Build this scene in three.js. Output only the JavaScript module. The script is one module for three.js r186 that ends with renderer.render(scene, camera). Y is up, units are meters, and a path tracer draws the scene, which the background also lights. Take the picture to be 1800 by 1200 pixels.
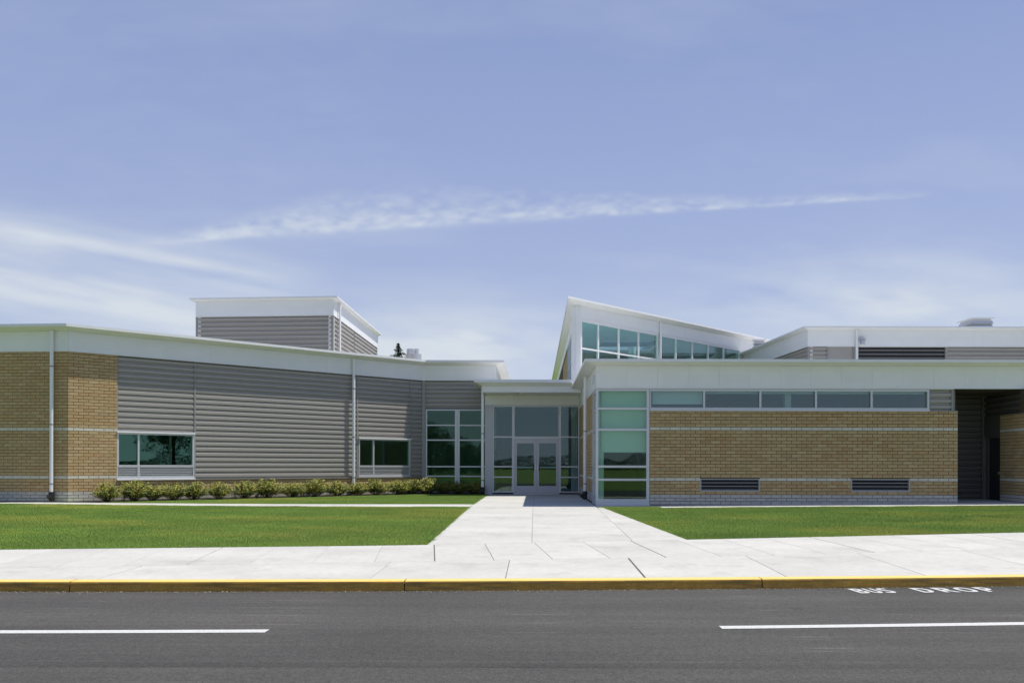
import * as THREE from 'three';
import { mergeGeometries } from 'three/addons/utils/BufferGeometryUtils.js';
import { FontLoader } from 'three/addons/loaders/FontLoader.js';
import { TextGeometry } from 'three/addons/geometries/TextGeometry.js';

// ------------------------------------------------------------------ camera, sky, sun, exposure
const scene = new THREE.Scene();
const EYE = 1.6;
const camera = new THREE.PerspectiveCamera(2 * Math.atan(600 / 1560) * 180 / Math.PI, 1.5, 0.1, 2500);
camera.position.set(0, EYE, 0);
camera.rotation.set(0, 0, 0.0022);
camera.setViewOffset(1800, 1200, -40, -217.5, 1800, 1200);          // a shift lens: level camera, low horizon
camera.updateMatrixWorld(); camera.updateProjectionMatrix();

const renderer = new THREE.WebGLRenderer();
renderer.setSize(1024, 682);
renderer.toneMapping = THREE.LinearToneMapping;
renderer.toneMappingExposure = 1.0;
renderer.shadowMap.enabled = true;

const SUN = new THREE.Vector3(1.78, 4.25, -0.30).normalize();
const sun = new THREE.DirectionalLight(new THREE.Color(1, 0.955, 0.88), 5);
sun.position.copy(SUN).multiplyScalar(120); sun.target.position.set(0, 0, -26);
sun.position.add(sun.target.position);
sun.castShadow = true; sun.shadow.mapSize.set(4096, 4096);
Object.assign(sun.shadow.camera, { left: -60, right: 60, top: 60, bottom: -60, near: 1, far: 300 });
scene.add(sun, sun.target);

// ------------------------------------------------------------------ noise
function rng(seed) { let s = seed >>> 0; return () => { s = (s + 0x6D2B79F5) >>> 0; let t = s; t = Math.imul(t ^ (t >>> 15), t | 1); t ^= t + Math.imul(t ^ (t >>> 7), t | 61); return ((t ^ (t >>> 14)) >>> 0) / 4294967296; }; }
const R = rng(7);
const hash = (x, y) => { let h = Math.imul(x, 374761393) + Math.imul(y, 668265263); h = Math.imul(h ^ (h >>> 13), 1274126177); return ((h ^ (h >>> 16)) >>> 0) / 4294967296; };
function vnoise(x, y, px = 0, py = 0) {
  const xi = Math.floor(x), yi = Math.floor(y), fx = x - xi, fy = y - yi, u = fx * fx * (3 - 2 * fx), v = fy * fy * (3 - 2 * fy);
  const w = (a, p) => p ? ((a % p) + p) % p : a;
  const a = hash(w(xi, px), w(yi, py)), b = hash(w(xi + 1, px), w(yi, py)), c = hash(w(xi, px), w(yi + 1, py)), d = hash(w(xi + 1, px), w(yi + 1, py));
  return (a + (b - a) * u) * (1 - v) + (c + (d - c) * u) * v;
}
function fbm(x, y, o = 4, p = 0) { let s = 0, a = 0.5, t = 0; for (let i = 0; i < o; i++) { s += a * vnoise(x, y, p, p); t += a; a *= 0.5; x *= 2; y *= 2; p *= 2; } return s / t; }
const clamp = (v, a, b) => Math.min(b, Math.max(a, v));
const sstep = (a, b, v) => { const t = clamp((v - a) / (b - a), 0, 1); return t * t * (3 - 2 * t); };
const lerp = (a, b, t) => a + (b - a) * t;
const lin = (c) => { c /= 255; return c <= 0.04045 ? c / 12.92 : Math.pow((c + 0.055) / 1.055, 2.4); };

// ------------------------------------------------------------------ sky: clear blue with thin cirrus
{
  const W = 4096, H = 2048, data = new Float32Array(W * H * 4);
  const ramp = [[-90, 150, 160, 165], [-1, 196, 206, 218], [0, 204, 216, 229], [4, 190, 204, 227], [8, 177, 192, 223], [13, 164, 180, 218], [20, 151, 168, 211], [27, 140, 158, 203], [45, 110, 134, 188], [90, 74, 102, 166]]
    .map(([e, r, g, b]) => [e, lin(r), lin(g), lin(b)]);
  const white = [lin(216), lin(224), lin(232)];
  const sunAz = Math.atan2(SUN.x, -SUN.z);
  for (let j = 0; j < H; j++) {
    const el = ((j + 0.5) / H - 0.5) * Math.PI, y = Math.sin(el), ce = Math.cos(el), deg = el * 180 / Math.PI;
    let k = 0; while (k < ramp.length - 2 && deg > ramp[k + 1][0]) k++;
    const t = clamp((deg - ramp[k][0]) / (ramp[k + 1][0] - ramp[k][0]), 0, 1);
    const base = [1, 2, 3].map((c) => lerp(ramp[k][c], ramp[k + 1][c], t));
    for (let i = 0; i < W; i++) {
      const a = ((i + 0.5) / W - 0.5) * 2 * Math.PI, x = Math.cos(a) * ce, z = Math.sin(a) * ce;
      const az = Math.atan2(x, -z);
      let c = 0;
      if (deg > 0) {
        // high thin cirrus all round, drawn on a flat layer overhead
        const d = y + 0.12, px = x / d, pz = z / d;
        const wis = fbm(px * 1.3 + 3.1 + 0.8 * vnoise(px * 0.8, pz * 0.8 + 9), pz * 3.1 + 5.7, 4);
        c = 0.1 * sstep(0.48, 0.85, wis) * sstep(0, 6, deg);
        if (Math.cos(az) > 0.2 && deg < 50) {
          const gx = Math.tan(az), gy = y / (ce * Math.cos(az));      // bearing and height of the streaks that stand over the school
          const n1 = fbm(gx * 15 + 3, gy * 42, 4), n2 = fbm(gx * 75 + gy * 40, gy * 190 - gx * 20, 3), n3 = fbm(gx * 7 + 40 + gy * 12, gy * 26, 5), fi = fbm(gx * 22 - gy * 30, gy * 75 + gx * 12, 4);
          c += 0.10 * (fbm(gx * 4 + 9, gy * 9 + gx * 3, 4) - 0.42) + 0.07 * (fi - 0.5);      // faint veil
          // an old, ragged vapour trail rising gently to the right
          const up = gy - (0.2475 + (gx + 0.43) * 0.0645) - 0.0025 * (n1 - 0.5);
          const thick = gx < -0.2 ? lerp(0.014, 0.05, sstep(-0.44, -0.2, gx)) : lerp(0.05, 0.010, sstep(-0.2, 0.36, gx));
          const along = sstep(-0.46, -0.36, gx) * (1 - sstep(0.36, 0.47, gx)), h = up / thick;
          const core = Math.exp(-(((h - 0.16) / 0.2) ** 2)), fuzz = sstep(-0.05, 0.12, h) * (1 - sstep(0.35, 1.15, h));
          c += along * (core * clamp(0.2 + 0.2 * (n2 - 0.5) + 0.2 * (n1 - 0.5), 0, 1) + fuzz * clamp(0.24 + 0.45 * (n1 - 0.5) + 0.7 * (n2 - 0.5), 0, 0.6)) * 0.85;
          // two soft bands sinking from the left, combed along their length
          const comb = fbm(gx * 9 + 2, (gy + gx * 0.18) * 95, 4), b1 = gy - (0.262 - (gx + 0.6) * 0.17), b2 = gy - (0.205 - (gx + 0.6) * 0.19);
          c += 0.95 * Math.exp(-((b1 / 0.025) ** 2)) * clamp(0.2 + 0.6 * n3 + 0.7 * (comb - 0.4), 0, 1) * (1 - sstep(-0.36, -0.2, gx));
          c += 1.2 * Math.exp(-((b2 / 0.03) ** 2)) * clamp(0.25 + 0.6 * n3 + 0.7 * (comb - 0.4), 0, 1) * (1 - sstep(-0.3, 0.02, gx));
          // pale veils low over the entrance and far right
          c += 1.15 * Math.exp(-(((gx + 0.09) / 0.15) ** 2) - (((gy - 0.125) / 0.045) ** 2)) * clamp(0.2 + 1.5 * (n3 - 0.2) + 0.6 * (fi - 0.5), 0, 1);
          c += 0.85 * Math.exp(-(((gx - 0.40) / 0.2) ** 2) - (((gy - 0.18) / 0.055) ** 2)) * clamp(0.12 + 1.4 * (n3 - 0.2) + 0.4 * (fi - 0.5), 0, 1);
        }
      }
      c = clamp(c, 0, 0.92);
      const side = 1 + 0.045 * Math.cos(az - sunAz) * ce, o = (j * W + i) * 4;
      for (let q = 0; q < 3; q++) data[o + q] = lerp(base[q] * side, white[q], c);
      data[o + 3] = 1;
    }
  }
  const sky = new THREE.DataTexture(data, W, H, THREE.RGBAFormat, THREE.FloatType);
  sky.mapping = THREE.EquirectangularReflectionMapping; sky.magFilter = sky.minFilter = THREE.LinearFilter; sky.wrapS = THREE.RepeatWrapping; sky.needsUpdate = true;
  scene.background = sky; scene.environment = sky;
}

// ------------------------------------------------------------------ textures and materials
function tex(w, h, fn, srgb = true) {
  const d = new Uint8Array(w * h * 4);
  for (let y = 0; y < h; y++) for (let x = 0; x < w; x++) { const c = fn(x, y, x / w, y / h), o = (y * w + x) * 4; d[o] = clamp(c[0], 0, 255); d[o + 1] = clamp(c[1], 0, 255); d[o + 2] = clamp(c[2], 0, 255); d[o + 3] = 255; }
  const t = new THREE.DataTexture(d, w, h, THREE.RGBAFormat); t.wrapS = t.wrapT = THREE.RepeatWrapping; t.magFilter = THREE.LinearFilter; t.minFilter = THREE.LinearMipmapLinearFilter; t.generateMipmaps = true;
  if (srgb) t.colorSpace = THREE.SRGBColorSpace; t.needsUpdate = true; return t;
}
const rep = (t, x, y = x) => { t.repeat.set(x, y); return t; };
const g3 = (v) => [v, v, v];
const M = {};
const std = (name, r, g, b, rough = 0.6, extra = {}) => (M[name] = new THREE.MeshStandardMaterial({ color: new THREE.Color().setRGB(r, g, b), roughness: rough, ...extra }));
// painted metal: very slight waviness and dust
const dust = tex(256, 256, (x, y, u, v) => g3(249 + 10 * (fbm(u * 6, v * 6, 5, 6) - 0.5)));
std('white', 0.86, 0.865, 0.86, 0.4, { map: rep(dust.clone(), 0.35) });
std('trim', 0.86, 0.86, 0.86, 0.35, { map: rep(dust.clone(), 0.5) });
std('clad', 0.375, 0.352, 0.32, 0.45, { map: rep(dust.clone(), 0.3) });
std('clad_trim', 0.29, 0.285, 0.275, 0.5);
std('alu', 0.60, 0.61, 0.63, 0.38, { metalness: 0.25 });
std('alu_door', 0.48, 0.49, 0.52, 0.4, { metalness: 0.25 });
std('galv', 0.62, 0.63, 0.65, 0.35, { metalness: 0.5 });
std('galv_dull', 0.36, 0.37, 0.39, 0.45, { metalness: 0.3 });
std('black', 0.015, 0.015, 0.016, 0.6);
std('dark_joint', 0.05, 0.05, 0.05, 0.9);
std('roof', 0.55, 0.55, 0.54, 0.8);
std('plaster', 0.66, 0.66, 0.63, 0.9); std('plaster_dim', 0.27, 0.26, 0.23, 0.9);  // second plaster is darkened: the gloom of the rooms is put into its colour
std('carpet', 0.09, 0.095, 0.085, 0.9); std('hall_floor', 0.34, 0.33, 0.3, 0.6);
std('ceiling', 0.75, 0.75, 0.74, 0.95);
std('clad_shaded', 0.105, 0.1, 0.09, 0.55); std('dark_ceiling', 0.07, 0.058, 0.042, 0.8); std('dark_door', 0.03, 0.033, 0.036, 0.5);  // porch recess shade is put into the cladding and ceiling colours
std('blind', 0.78, 0.80, 0.74, 0.9);
std('mulch', 0.035, 0.024, 0.016, 1);
std('bark', 0.06, 0.045, 0.03, 0.95);
const speck = tex(128, 64, (x, y, u, v) => { const n = fbm(u * 16, v * 8, 4, 8), s = hash(x * 3 + 11, y * 7 + 5); return g3(228 + 34 * (n - 0.5) + 44 * (s - 0.5)); });
const brickTones = {
  tan: [[0.61, 0.435, 0.215], [0.58, 0.41, 0.20], [0.63, 0.455, 0.23], [0.59, 0.392, 0.187], [0.545, 0.395, 0.205], [0.61, 0.402, 0.187], [0.66, 0.485, 0.255], [0.555, 0.362, 0.168]],
  band: [[0.80, 0.76, 0.62], [0.76, 0.72, 0.59], [0.83, 0.79, 0.66]],
  base: [[0.66, 0.63, 0.55], [0.62, 0.59, 0.52], [0.69, 0.66, 0.58]],
};
const brickMats = {};
for (const k in brickTones) brickMats[k] = brickTones[k].map((c) => new THREE.MeshStandardMaterial({ color: new THREE.Color().setRGB(...c), roughness: 0.9, map: speck, bumpMap: speck, bumpScale: 0.002 }));
M.brickStuff = new THREE.MeshStandardMaterial({ vertexColors: true, roughness: 0.9, map: speck, bumpMap: speck, bumpScale: 0.002 });
std('mortar', 0.085, 0.062, 0.038, 1);
// double glazing: a green-tinted outer sheet and a coated, more mirror-like inner sheet
const sheetGlass = (c, ior) => new THREE.MeshPhysicalMaterial({ color: new THREE.Color().setRGB(...c), roughness: 0.0, transmission: 1, thickness: 0, ior });
M.glass = sheetGlass([0.46, 0.82, 0.67], 1.45); M.glassDoor = sheetGlass([0.62, 0.80, 0.80], 1.5); M.glassHall = sheetGlass([0.64, 0.93, 0.90], 1.6); M.glassCorner = sheetGlass([0.62, 0.83, 0.74], 1.45); M.glassStrip = sheetGlass([0.64, 0.78, 0.78], 1.5);
M.glassInner = sheetGlass([0.93, 0.95, 0.94], 2.25); M.glassInnerClear = sheetGlass([0.93, 0.95, 0.94], 1.7); M.glassInnerMid = sheetGlass([0.93, 0.95, 0.94], 1.95);

// concrete, asphalt, grass
const concTex = tex(1024, 1024, (x, y, u, v) => {
  const a = fbm(u * 5, v * 5, 5, 5), b = fbm(u * 64, v * 64, 3, 64), s = hash(x, y * 3 + 1), br = fbm(u * 3, v * 180, 2, 3);
  const st = sstep(0.6, 0.78, fbm(u * 11 + 3, v * 11 + 8, 4, 11)), m = 223 + 26 * (a - 0.5) + 14 * (b - 0.5) + 10 * (s - 0.5) + 8 * (br - 0.5) - 9 * st - (hash(x >> 2, (y >> 2) + 9) > 0.9994 ? 34 : 0); return [m + 1, m, m - 6];
});
const concMats = [1, 0.985, 1.012, 0.993].map((k) => new THREE.MeshStandardMaterial({ color: new THREE.Color().setRGB(0.69 * k, 0.682 * k, 0.655 * k), roughness: 0.9, map: rep(concTex.clone(), 0.23), bumpMap: rep(concTex.clone(), 0.23), bumpScale: 0.004 }));
// road surface: one tile is 14 m along the road and 7 m across it
const aspTex = tex(2048, 1024, (x, y, u, v) => {
  const a = fbm(u * 5, v * 3, 4, 5), b = vnoise(u * 700, v * 350, 700, 350), s = hash(x * 5 + 1, y), st = fbm(u * 6, v * 70, 3, 6), big = fbm(u * 2 + 1, v * 9, 3, 2);
  let m = 153 + 44 * (a - 0.5) + 30 * (b - 0.5) + 50 * (s - 0.5) + 16 * (st - 0.5) + 34 * (big - 0.5);
  m += 40 * sstep(0.7, 0.85, fbm(u * 11 + 3, v * 150, 3, 11)) * sstep(0.4, 0.65, a);                  // scuffs
  const seam = Math.abs(v * 7 - 0.22 - 0.05 * (fbm(u * 9, 0.5, 3, 9) - 0.5)); m += 22 * (1 - sstep(0.0, 0.05, seam)) * (0.2 + fbm(u * 40, v * 30, 3, 40)); // dusty paving seam
  for (const [ou, ov, r] of [[0.21, 0.42, 0.10], [0.23, 0.45, 0.05], [0.64, 0.3, 0.08], [0.83, 0.62, 0.12], [0.47, 0.78, 0.06]]) { const d = Math.hypot((u - ou) * 14, (v - ov) * 7) + 0.05 * (a - 0.5) + 0.06 * (s - 0.5); m -= 26 * (1 - sstep(r * 0.4, r, d)); }   // oil drips
  if (hash(x + 77, y * 9) > 0.9988) m += 80; if (s < 0.02) m -= 36; return [m + 2, m, m - 4];
});
M.asphalt = new THREE.MeshStandardMaterial({ color: new THREE.Color().setRGB(0.192, 0.186, 0.172), roughness: 0.95, map: rep(aspTex.clone(), 1 / 14, 1 / 7), bumpMap: rep(aspTex.clone(), 1 / 14, 1 / 7), bumpScale: 0.012 });
const scuffTex = tex(512, 128, (x, y, u, v) => { const wear = fbm(u * 40, v * 14, 4, 10), sp = hash(x, y + 3); const m = 234 + 40 * (wear - 0.5) - (sp > 0.9 ? 52 : 0) - 40 * sstep(0.62, 0.75, wear); return [m, m, m - 4]; });
std('paint', 0.74, 0.74, 0.73, 0.7, { map: rep(scuffTex.clone(), 0.9, 3) });
const yelShaded = tex(1024, 256, (x, y, u, v) => {  // kerb face: dirt and chips, plus its shade put into a darker yellow
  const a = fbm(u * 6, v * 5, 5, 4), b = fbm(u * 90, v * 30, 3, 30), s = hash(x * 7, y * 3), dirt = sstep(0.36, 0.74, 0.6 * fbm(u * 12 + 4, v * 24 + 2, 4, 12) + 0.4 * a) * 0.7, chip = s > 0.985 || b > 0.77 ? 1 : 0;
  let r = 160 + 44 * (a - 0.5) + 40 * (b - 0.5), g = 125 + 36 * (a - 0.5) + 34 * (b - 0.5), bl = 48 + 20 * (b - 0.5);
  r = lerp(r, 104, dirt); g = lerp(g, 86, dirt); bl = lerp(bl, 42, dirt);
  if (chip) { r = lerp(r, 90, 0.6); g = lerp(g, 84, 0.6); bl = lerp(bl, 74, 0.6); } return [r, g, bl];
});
M.kerb = new THREE.MeshStandardMaterial({ map: rep(yelShaded, 0.24, 1.2), roughness: 0.75 });
const yelTopLit = tex(512, 64, (x, y, u, v) => { const a = fbm(u * 12, v * 3, 5, 6), s = hash(x * 3, y); const k = s > 0.97 ? 0.8 : 1; return [(243 + 16 * (a - 0.5)) * k, (200 + 18 * (a - 0.5)) * k, (112 + 30 * (a - 0.5)) * k]; });  // kerb top: sunlight put into a paler yellow than the face
M.kerbTopLit = new THREE.MeshStandardMaterial({ map: rep(yelTopLit, 0.3, 2), roughness: 0.75 });
const soilTex = tex(1024, 1024, (x, y, u, v) => { const a = fbm(u * 5, v * 5, 5, 5), b = fbm(u * 120, v * 120, 2, 120); const g = 133 + 38 * (a - 0.5) + 28 * (b - 0.5); return [g * 0.83 + 14 * (a - 0.4), g, g * 0.38]; });
M.lawn = new THREE.MeshStandardMaterial({ color: new THREE.Color().setRGB(1, 1, 1), map: rep(soilTex, 0.15), roughness: 1 });
M.subbase = new THREE.MeshStandardMaterial({ color: new THREE.Color().setRGB(0.16, 0.145, 0.12), roughness: 1 });
M.blade = new THREE.MeshPhysicalMaterial({ color: 0xffffff, roughness: 0.75, side: THREE.DoubleSide });
M.leafShrub = new THREE.MeshPhysicalMaterial({ vertexColors: true, roughness: 0.7, side: THREE.DoubleSide, transmission: 0.25, thickness: 0 });
M.leafTree = new THREE.MeshStandardMaterial({ vertexColors: true, roughness: 0.8, side: THREE.DoubleSide });

// ------------------------------------------------------------------ helpers
const used = {};
const numbered = (n) => { used[n] = (used[n] ?? -1) + 1; return used[n] ? n + '_' + String(used[n]).padStart(3, '0') : n; };
function tagIt(o, label, category, group, kind) { o.userData = {}; if (label) o.userData.label = label; if (category) o.userData.category = category; if (group) o.userData.group = group; if (kind) o.userData.kind = kind; return o; }
function thing(name, base, label, category, group) { const g = new THREE.Group(); g.name = numbered(name); g.position.set(base[0], base[1], -base[2]); scene.add(g); tagIt(g, label, category, group); g.base = g.position.clone(); g.bricks = []; return g; }
function sub(parent, name, t) { const g = new THREE.Group(); g.name = name; parent.add(g); g.base = t.base; return g; }
function shade(m) { m.castShadow = m.receiveShadow = true; return m; }
// collects faces given in world space (x, y, depth): depth counts away from the camera
class MB {
  constructor() { this.p = []; this.uv = []; this.c = null; }
  tri(a, b, c, ua, ub, uc) { this.p.push(a[0], a[1], -a[2], b[0], b[1], -b[2], c[0], c[1], -c[2]); this.uv.push(...ua, ...ub, ...uc); }
  quad(a, b, c, d, o = 0) { const l = (p, q) => Math.hypot(p[0] - q[0], p[1] - q[1], p[2] - q[2]), w = (l(a, b) + l(d, c)) / 2, h = (l(a, d) + l(b, c)) / 2; this.tri(a, b, c, [o, o], [o + w, o], [o + w, o + h]); this.tri(a, c, d, [o, o], [o + w, o + h], [o, o + h]); return this; }
  // flat ground quad with uv from plan position
  flat(a, b, c, d) { const u = (p) => [p[0], p[2]]; this.tri(a, b, c, u(a), u(b), u(c)); this.tri(a, c, d, u(a), u(c), u(d)); return this; }
  box(P, u0, u1, v0, v1, w0, w1) { const q = (u, v, w) => P.at(u, v, w), o = (u0 * 7.31 + v0 * 3.7) % 3; // front, back, left, right, top, bottom
    this.quad(q(u0, v0, w1), q(u1, v0, w1), q(u1, v1, w1), q(u0, v1, w1), o); this.quad(q(u1, v0, w0), q(u0, v0, w0), q(u0, v1, w0), q(u1, v1, w0), o);
    this.quad(q(u0, v0, w0), q(u0, v0, w1), q(u0, v1, w1), q(u0, v1, w0), o); this.quad(q(u1, v0, w1), q(u1, v0, w0), q(u1, v1, w0), q(u1, v1, w1), o);
    this.quad(q(u0, v1, w1), q(u1, v1, w1), q(u1, v1, w0), q(u0, v1, w0), o); this.quad(q(u0, v0, w0), q(u1, v0, w0), q(u1, v0, w1), q(u0, v0, w1), o); return this; }
  geo(base) { const g = new THREE.BufferGeometry(); g.setAttribute('position', new THREE.Float32BufferAttribute(this.p, 3)); g.setAttribute('uv', new THREE.Float32BufferAttribute(this.uv, 2)); if (base) g.translate(-base.x, -base.y, -base.z); g.computeVertexNormals(); return g; }
  build(name, mat, parent, base = parent?.base) { const m = shade(new THREE.Mesh(this.geo(base), mat)); m.name = parent ? name : numbered(name); m.base = base; (parent ?? scene).add(m); return m; }
}
// a wall plane through plan points A (left) and B (right, as seen from the front): u along, v up, w outward
class Wall {
  constructor(A, B) { this.A = A; this.L = Math.hypot(B[0] - A[0], B[1] - A[1]); this.U = [(B[0] - A[0]) / this.L, (B[1] - A[1]) / this.L]; this.N = [this.U[1], -this.U[0]]; this.ang = Math.atan2(this.U[1], this.U[0]); }
  at(u, v, w = 0) { return [this.A[0] + u * this.U[0] + w * this.N[0], v, this.A[1] + u * this.U[1] + w * this.N[1]]; }
}
const GROUND_AXES = { at: (u, v, w) => [u, v, w] };
function wallBoxes(mb, P, u0, u1, v0, v1, w0, w1, holes = []) {         // a slab with rectangular openings
  const us = [...new Set([u0, u1, ...holes.flatMap((h) => [h[0], h[1]])])].filter((u) => u >= u0 && u <= u1).sort((a, b) => a - b);
  for (let i = 0; i + 1 < us.length; i++) {
    const m = (us[i] + us[i + 1]) / 2, hs = holes.filter((h) => h[0] < m && h[1] > m).sort((a, b) => a[2] - b[2]); let v = v0;
    for (const h of hs) { if (h[2] > v + 1e-4) mb.box(P, us[i], us[i + 1], v, h[2], w0, w1); v = Math.max(v, h[3]); }
    if (v < v1 - 1e-4) mb.box(P, us[i], us[i + 1], v, v1, w0, w1);
  }
  return mb;
}
// ribbed metal sheet between u0..u1, v0..v1
const PITCH = 0.1829;
function ribs(P, u0, u1, v0, v1, w0 = -0.11, depth = 0.06, phase = 0) {
  const mb = new MB(), prof = [[0, 0], [0.05, 0], [0.06, 1], [0.148, 1], [PITCH, 0]], pts = [];
  const k0 = Math.floor((v0 - phase) / PITCH) - 1;
  for (let k = k0; k * PITCH + phase < v1 + PITCH; k++) for (const [dv, d] of prof.slice(0, 4)) pts.push([k * PITCH + phase + dv, w0 + d * depth]);
  for (let i = 0; i + 1 < pts.length; i++) {
    let [a, wa] = pts[i], [b, wb] = pts[i + 1]; if (b <= v0 || a >= v1) continue;
    if (a < v0) { wa = lerp(wa, wb, (v0 - a) / (b - a)); a = v0; } if (b > v1) { wb = lerp(wa, wb, (v1 - a) / (b - a)); b = v1; }
    mb.quad(P.at(u0, a, wa), P.at(u1, a, wa), P.at(u1, b, wb), P.at(u0, b, wb), (i * 0.37) % 3);
  }
  return mb;
}
// bricks of one wall: courses counted from COURSE0; three pale base courses and two pale bands
const COURSE0 = 0.425, CH = 0.1016, BL = 0.3048, JT = 0.0135;
function bricks(t, parent, P, u0, u1, v0, v1, holes = [], off = 0, toneFix = null) {
  for (let c = Math.max(0, Math.floor((v0 - COURSE0) / CH + 0.01)); COURSE0 + c * CH < v1 - 0.03; c++) {
    const a = COURSE0 + c * CH + JT / 2, b = Math.min(COURSE0 + (c + 1) * CH - JT / 2, v1), kind = toneFix ?? (c < 3 ? 'base' : c === 7 || c === 22 ? 'band' : 'tan');
    let s = u0 - ((c % 2) * 0.5 + off) * BL; while (s + BL <= u0 + 0.02) s += BL;
    for (; s < u1 - 0.02; s += BL) {
      let segs = [[Math.max(s + JT / 2, u0), Math.min(s + BL - JT / 2, u1)]];
      for (const h of holes) if (h[3] > (a + b) / 2 && h[2] < (a + b) / 2) segs = segs.flatMap(([p, q]) => h[1] <= p || h[0] >= q ? [[p, q]] : [[p, h[0]], [h[1], q]]).filter(([p, q]) => q - p > 0.03);
      for (const [p, q] of segs) if (q - p > 0.02) {
        const tones = brickTones[kind], r = kind === 'tan' ? clamp(0.75 * R() + 0.55 * (fbm(p * 0.8 + 31, a * 1.7 + P.ang * 7, 3) - 0.3), 0, 0.999) : R(), i = kind === 'tan' ? (r < 0.55 ? [4, 1, 0, 2][Math.floor(r / 0.55 * 4)] : [6, 0, 3, 5, 7][Math.floor((r - 0.55) / 0.45 * 5)]) : Math.floor(r * tones.length);
        const at = P.at((p + q) / 2, (a + b) / 2, -0.03 + (R() - 0.5) * 0.003);
        t.bricks.push({ at, len: q - p, h: b - a, ang: P.ang, kind, i, parent });
      }
    }
  }
}
const boxCache = {};
function layBricks(t, max = 300) {
  const score = (b) => { const x = b.at[0] / b.at[2]; return Math.hypot(b.at[0], b.at[2]) + (x < -0.6 || x > 0.55 ? 100 : 0) + (b.len < 0.2 ? 4 : 0); };
  t.bricks.sort((a, b) => score(a) - score(b));
  const rest = [];
  t.bricks.forEach((b, n) => {
    const L = Math.round(b.len * 1000) / 1000, H = Math.round(b.h * 1000) / 1000, key = L + '|' + H, geo = (boxCache[key] ??= new THREE.BoxGeometry(L, H, 0.06));
    if (n < max) { const m = shade(new THREE.Mesh(geo, brickMats[b.kind][b.i])); m.name = 'brick'; m.position.set(b.at[0], b.at[1], -b.at[2]).sub(t.base); m.rotation.y = b.ang; b.parent.add(m); }
    else { const g = geo.clone(); g.rotateY(b.ang); g.translate(b.at[0] - t.base.x, b.at[1] - t.base.y, -b.at[2] - t.base.z); const c = brickTones[b.kind][b.i], n3 = g.attributes.position.count, col = new Float32Array(n3 * 3); for (let i = 0; i < n3; i++) col.set(c, i * 3); g.setAttribute('color', new THREE.BufferAttribute(col, 3)); rest.push(g); }
  });
  if (rest.length) { const m = shade(new THREE.Mesh(mergeGeometries(rest), M.brickStuff)); m.name = 'brickwork'; m.userData.kind = 'stuff'; t.add(m); }
}
// mitred offset of a plan polyline (outward)
function offset(pts, d) {
  const W = pts.slice(1).map((p, i) => new Wall(pts[i], p));
  return pts.map((p, i) => {
    const a = W[Math.max(0, i - 1)], b = W[Math.min(W.length - 1, i)];
    if (a === b) return [p[0] + d * a.N[0], p[1] + d * a.N[1]];
    const det = a.N[0] * b.N[1] - a.N[1] * b.N[0]; return [p[0] + d * (b.N[1] - a.N[1]) / det, p[1] + d * (a.N[0] - b.N[0]) / det];
  });
}
// fascia panels, flared soffit, metal edge and roof rim along a plan polyline
function eave(t, pts, yf0, yf1, d, rise, trim, panel = 0.92) {
  const o = offset(pts, d), oi = offset(pts, d - 0.03), w = offset(pts, 0.012), back = offset(pts, -0.25), y2 = yf1 + rise, y3 = y2 + trim, n = (p, y) => [p[0], y, p[1]];
  for (let i = 0; i + 1 < pts.length; i++) {
    const P = new Wall(pts[i], pts[i + 1]), f = sub(t, 'fascia', t), k = Math.max(1, Math.round(P.L / panel));
    for (let j = 0; j < k; j++) { const a = P.L * j / k, b = P.L * (j + 1) / k; new MB().box(P, a + (j ? 0.0018 : 0.0005), b - (j < k - 1 ? 0.0018 : 0.0005), yf0, yf1 - 0.004, -0.004 + 0.0006 * (j % 3), 0.012 + 0.0004 * ((j * 7) % 3)).build('fascia_panel', M.white, f); }
    new MB().box(P, 0, P.L, yf0 - 0.03, yf0 - 0.002, -0.02, 0.022).build('fascia_drip', M.trim, f);
    new MB().quad(n(w[i], yf1), n(w[i + 1], yf1), n(oi[i + 1], y2), n(oi[i], y2)).build('soffit', M.white, t);
    const e = new MB(); e.quad(n(o[i], y2 - 0.012), n(o[i + 1], y2 - 0.012), n(o[i + 1], y3), n(o[i], y3)); e.quad(n(oi[i + 1], y2 - 0.012), n(oi[i], y2 - 0.012), n(oi[i], y2 + 0.02), n(oi[i + 1], y2 + 0.02)); e.quad(n(oi[i], y2 - 0.012), n(oi[i + 1], y2 - 0.012), n(o[i + 1], y2 - 0.012), n(o[i], y2 - 0.012));
    e.quad(n(o[i], y3), n(o[i + 1], y3), n(back[i + 1], y3 + 0.015), n(back[i], y3 + 0.015)); e.build('roof_edge', M.trim, t);
  }
  for (const i of [0, pts.length - 1]) new MB().quad(n(w[i], yf1), n(oi[i], y2), n(o[i], y3), n(back[i], y3 + 0.015)).build('eave_end', M.trim, t);   // close the two open ends
}
function slabPoly(t, name, pts, y0, y1, mat, holes = []) { const s = new THREE.Shape(pts.map(([x, z]) => new THREE.Vector2(x, z))); for (const [a, b, c, d] of holes) s.holes.push(new THREE.Path([[a, c], [a, d], [b, d], [b, c]].map(([x, z]) => new THREE.Vector2(x, z)))); const g = new THREE.ExtrudeGeometry(s, { depth: y1 - y0, bevelEnabled: false }); g.rotateX(-Math.PI / 2); g.translate(-t.base.x, y0 - t.base.y, -t.base.z); const m = shade(new THREE.Mesh(g, mat)); m.name = name; t.add(m); return m; }
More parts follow.
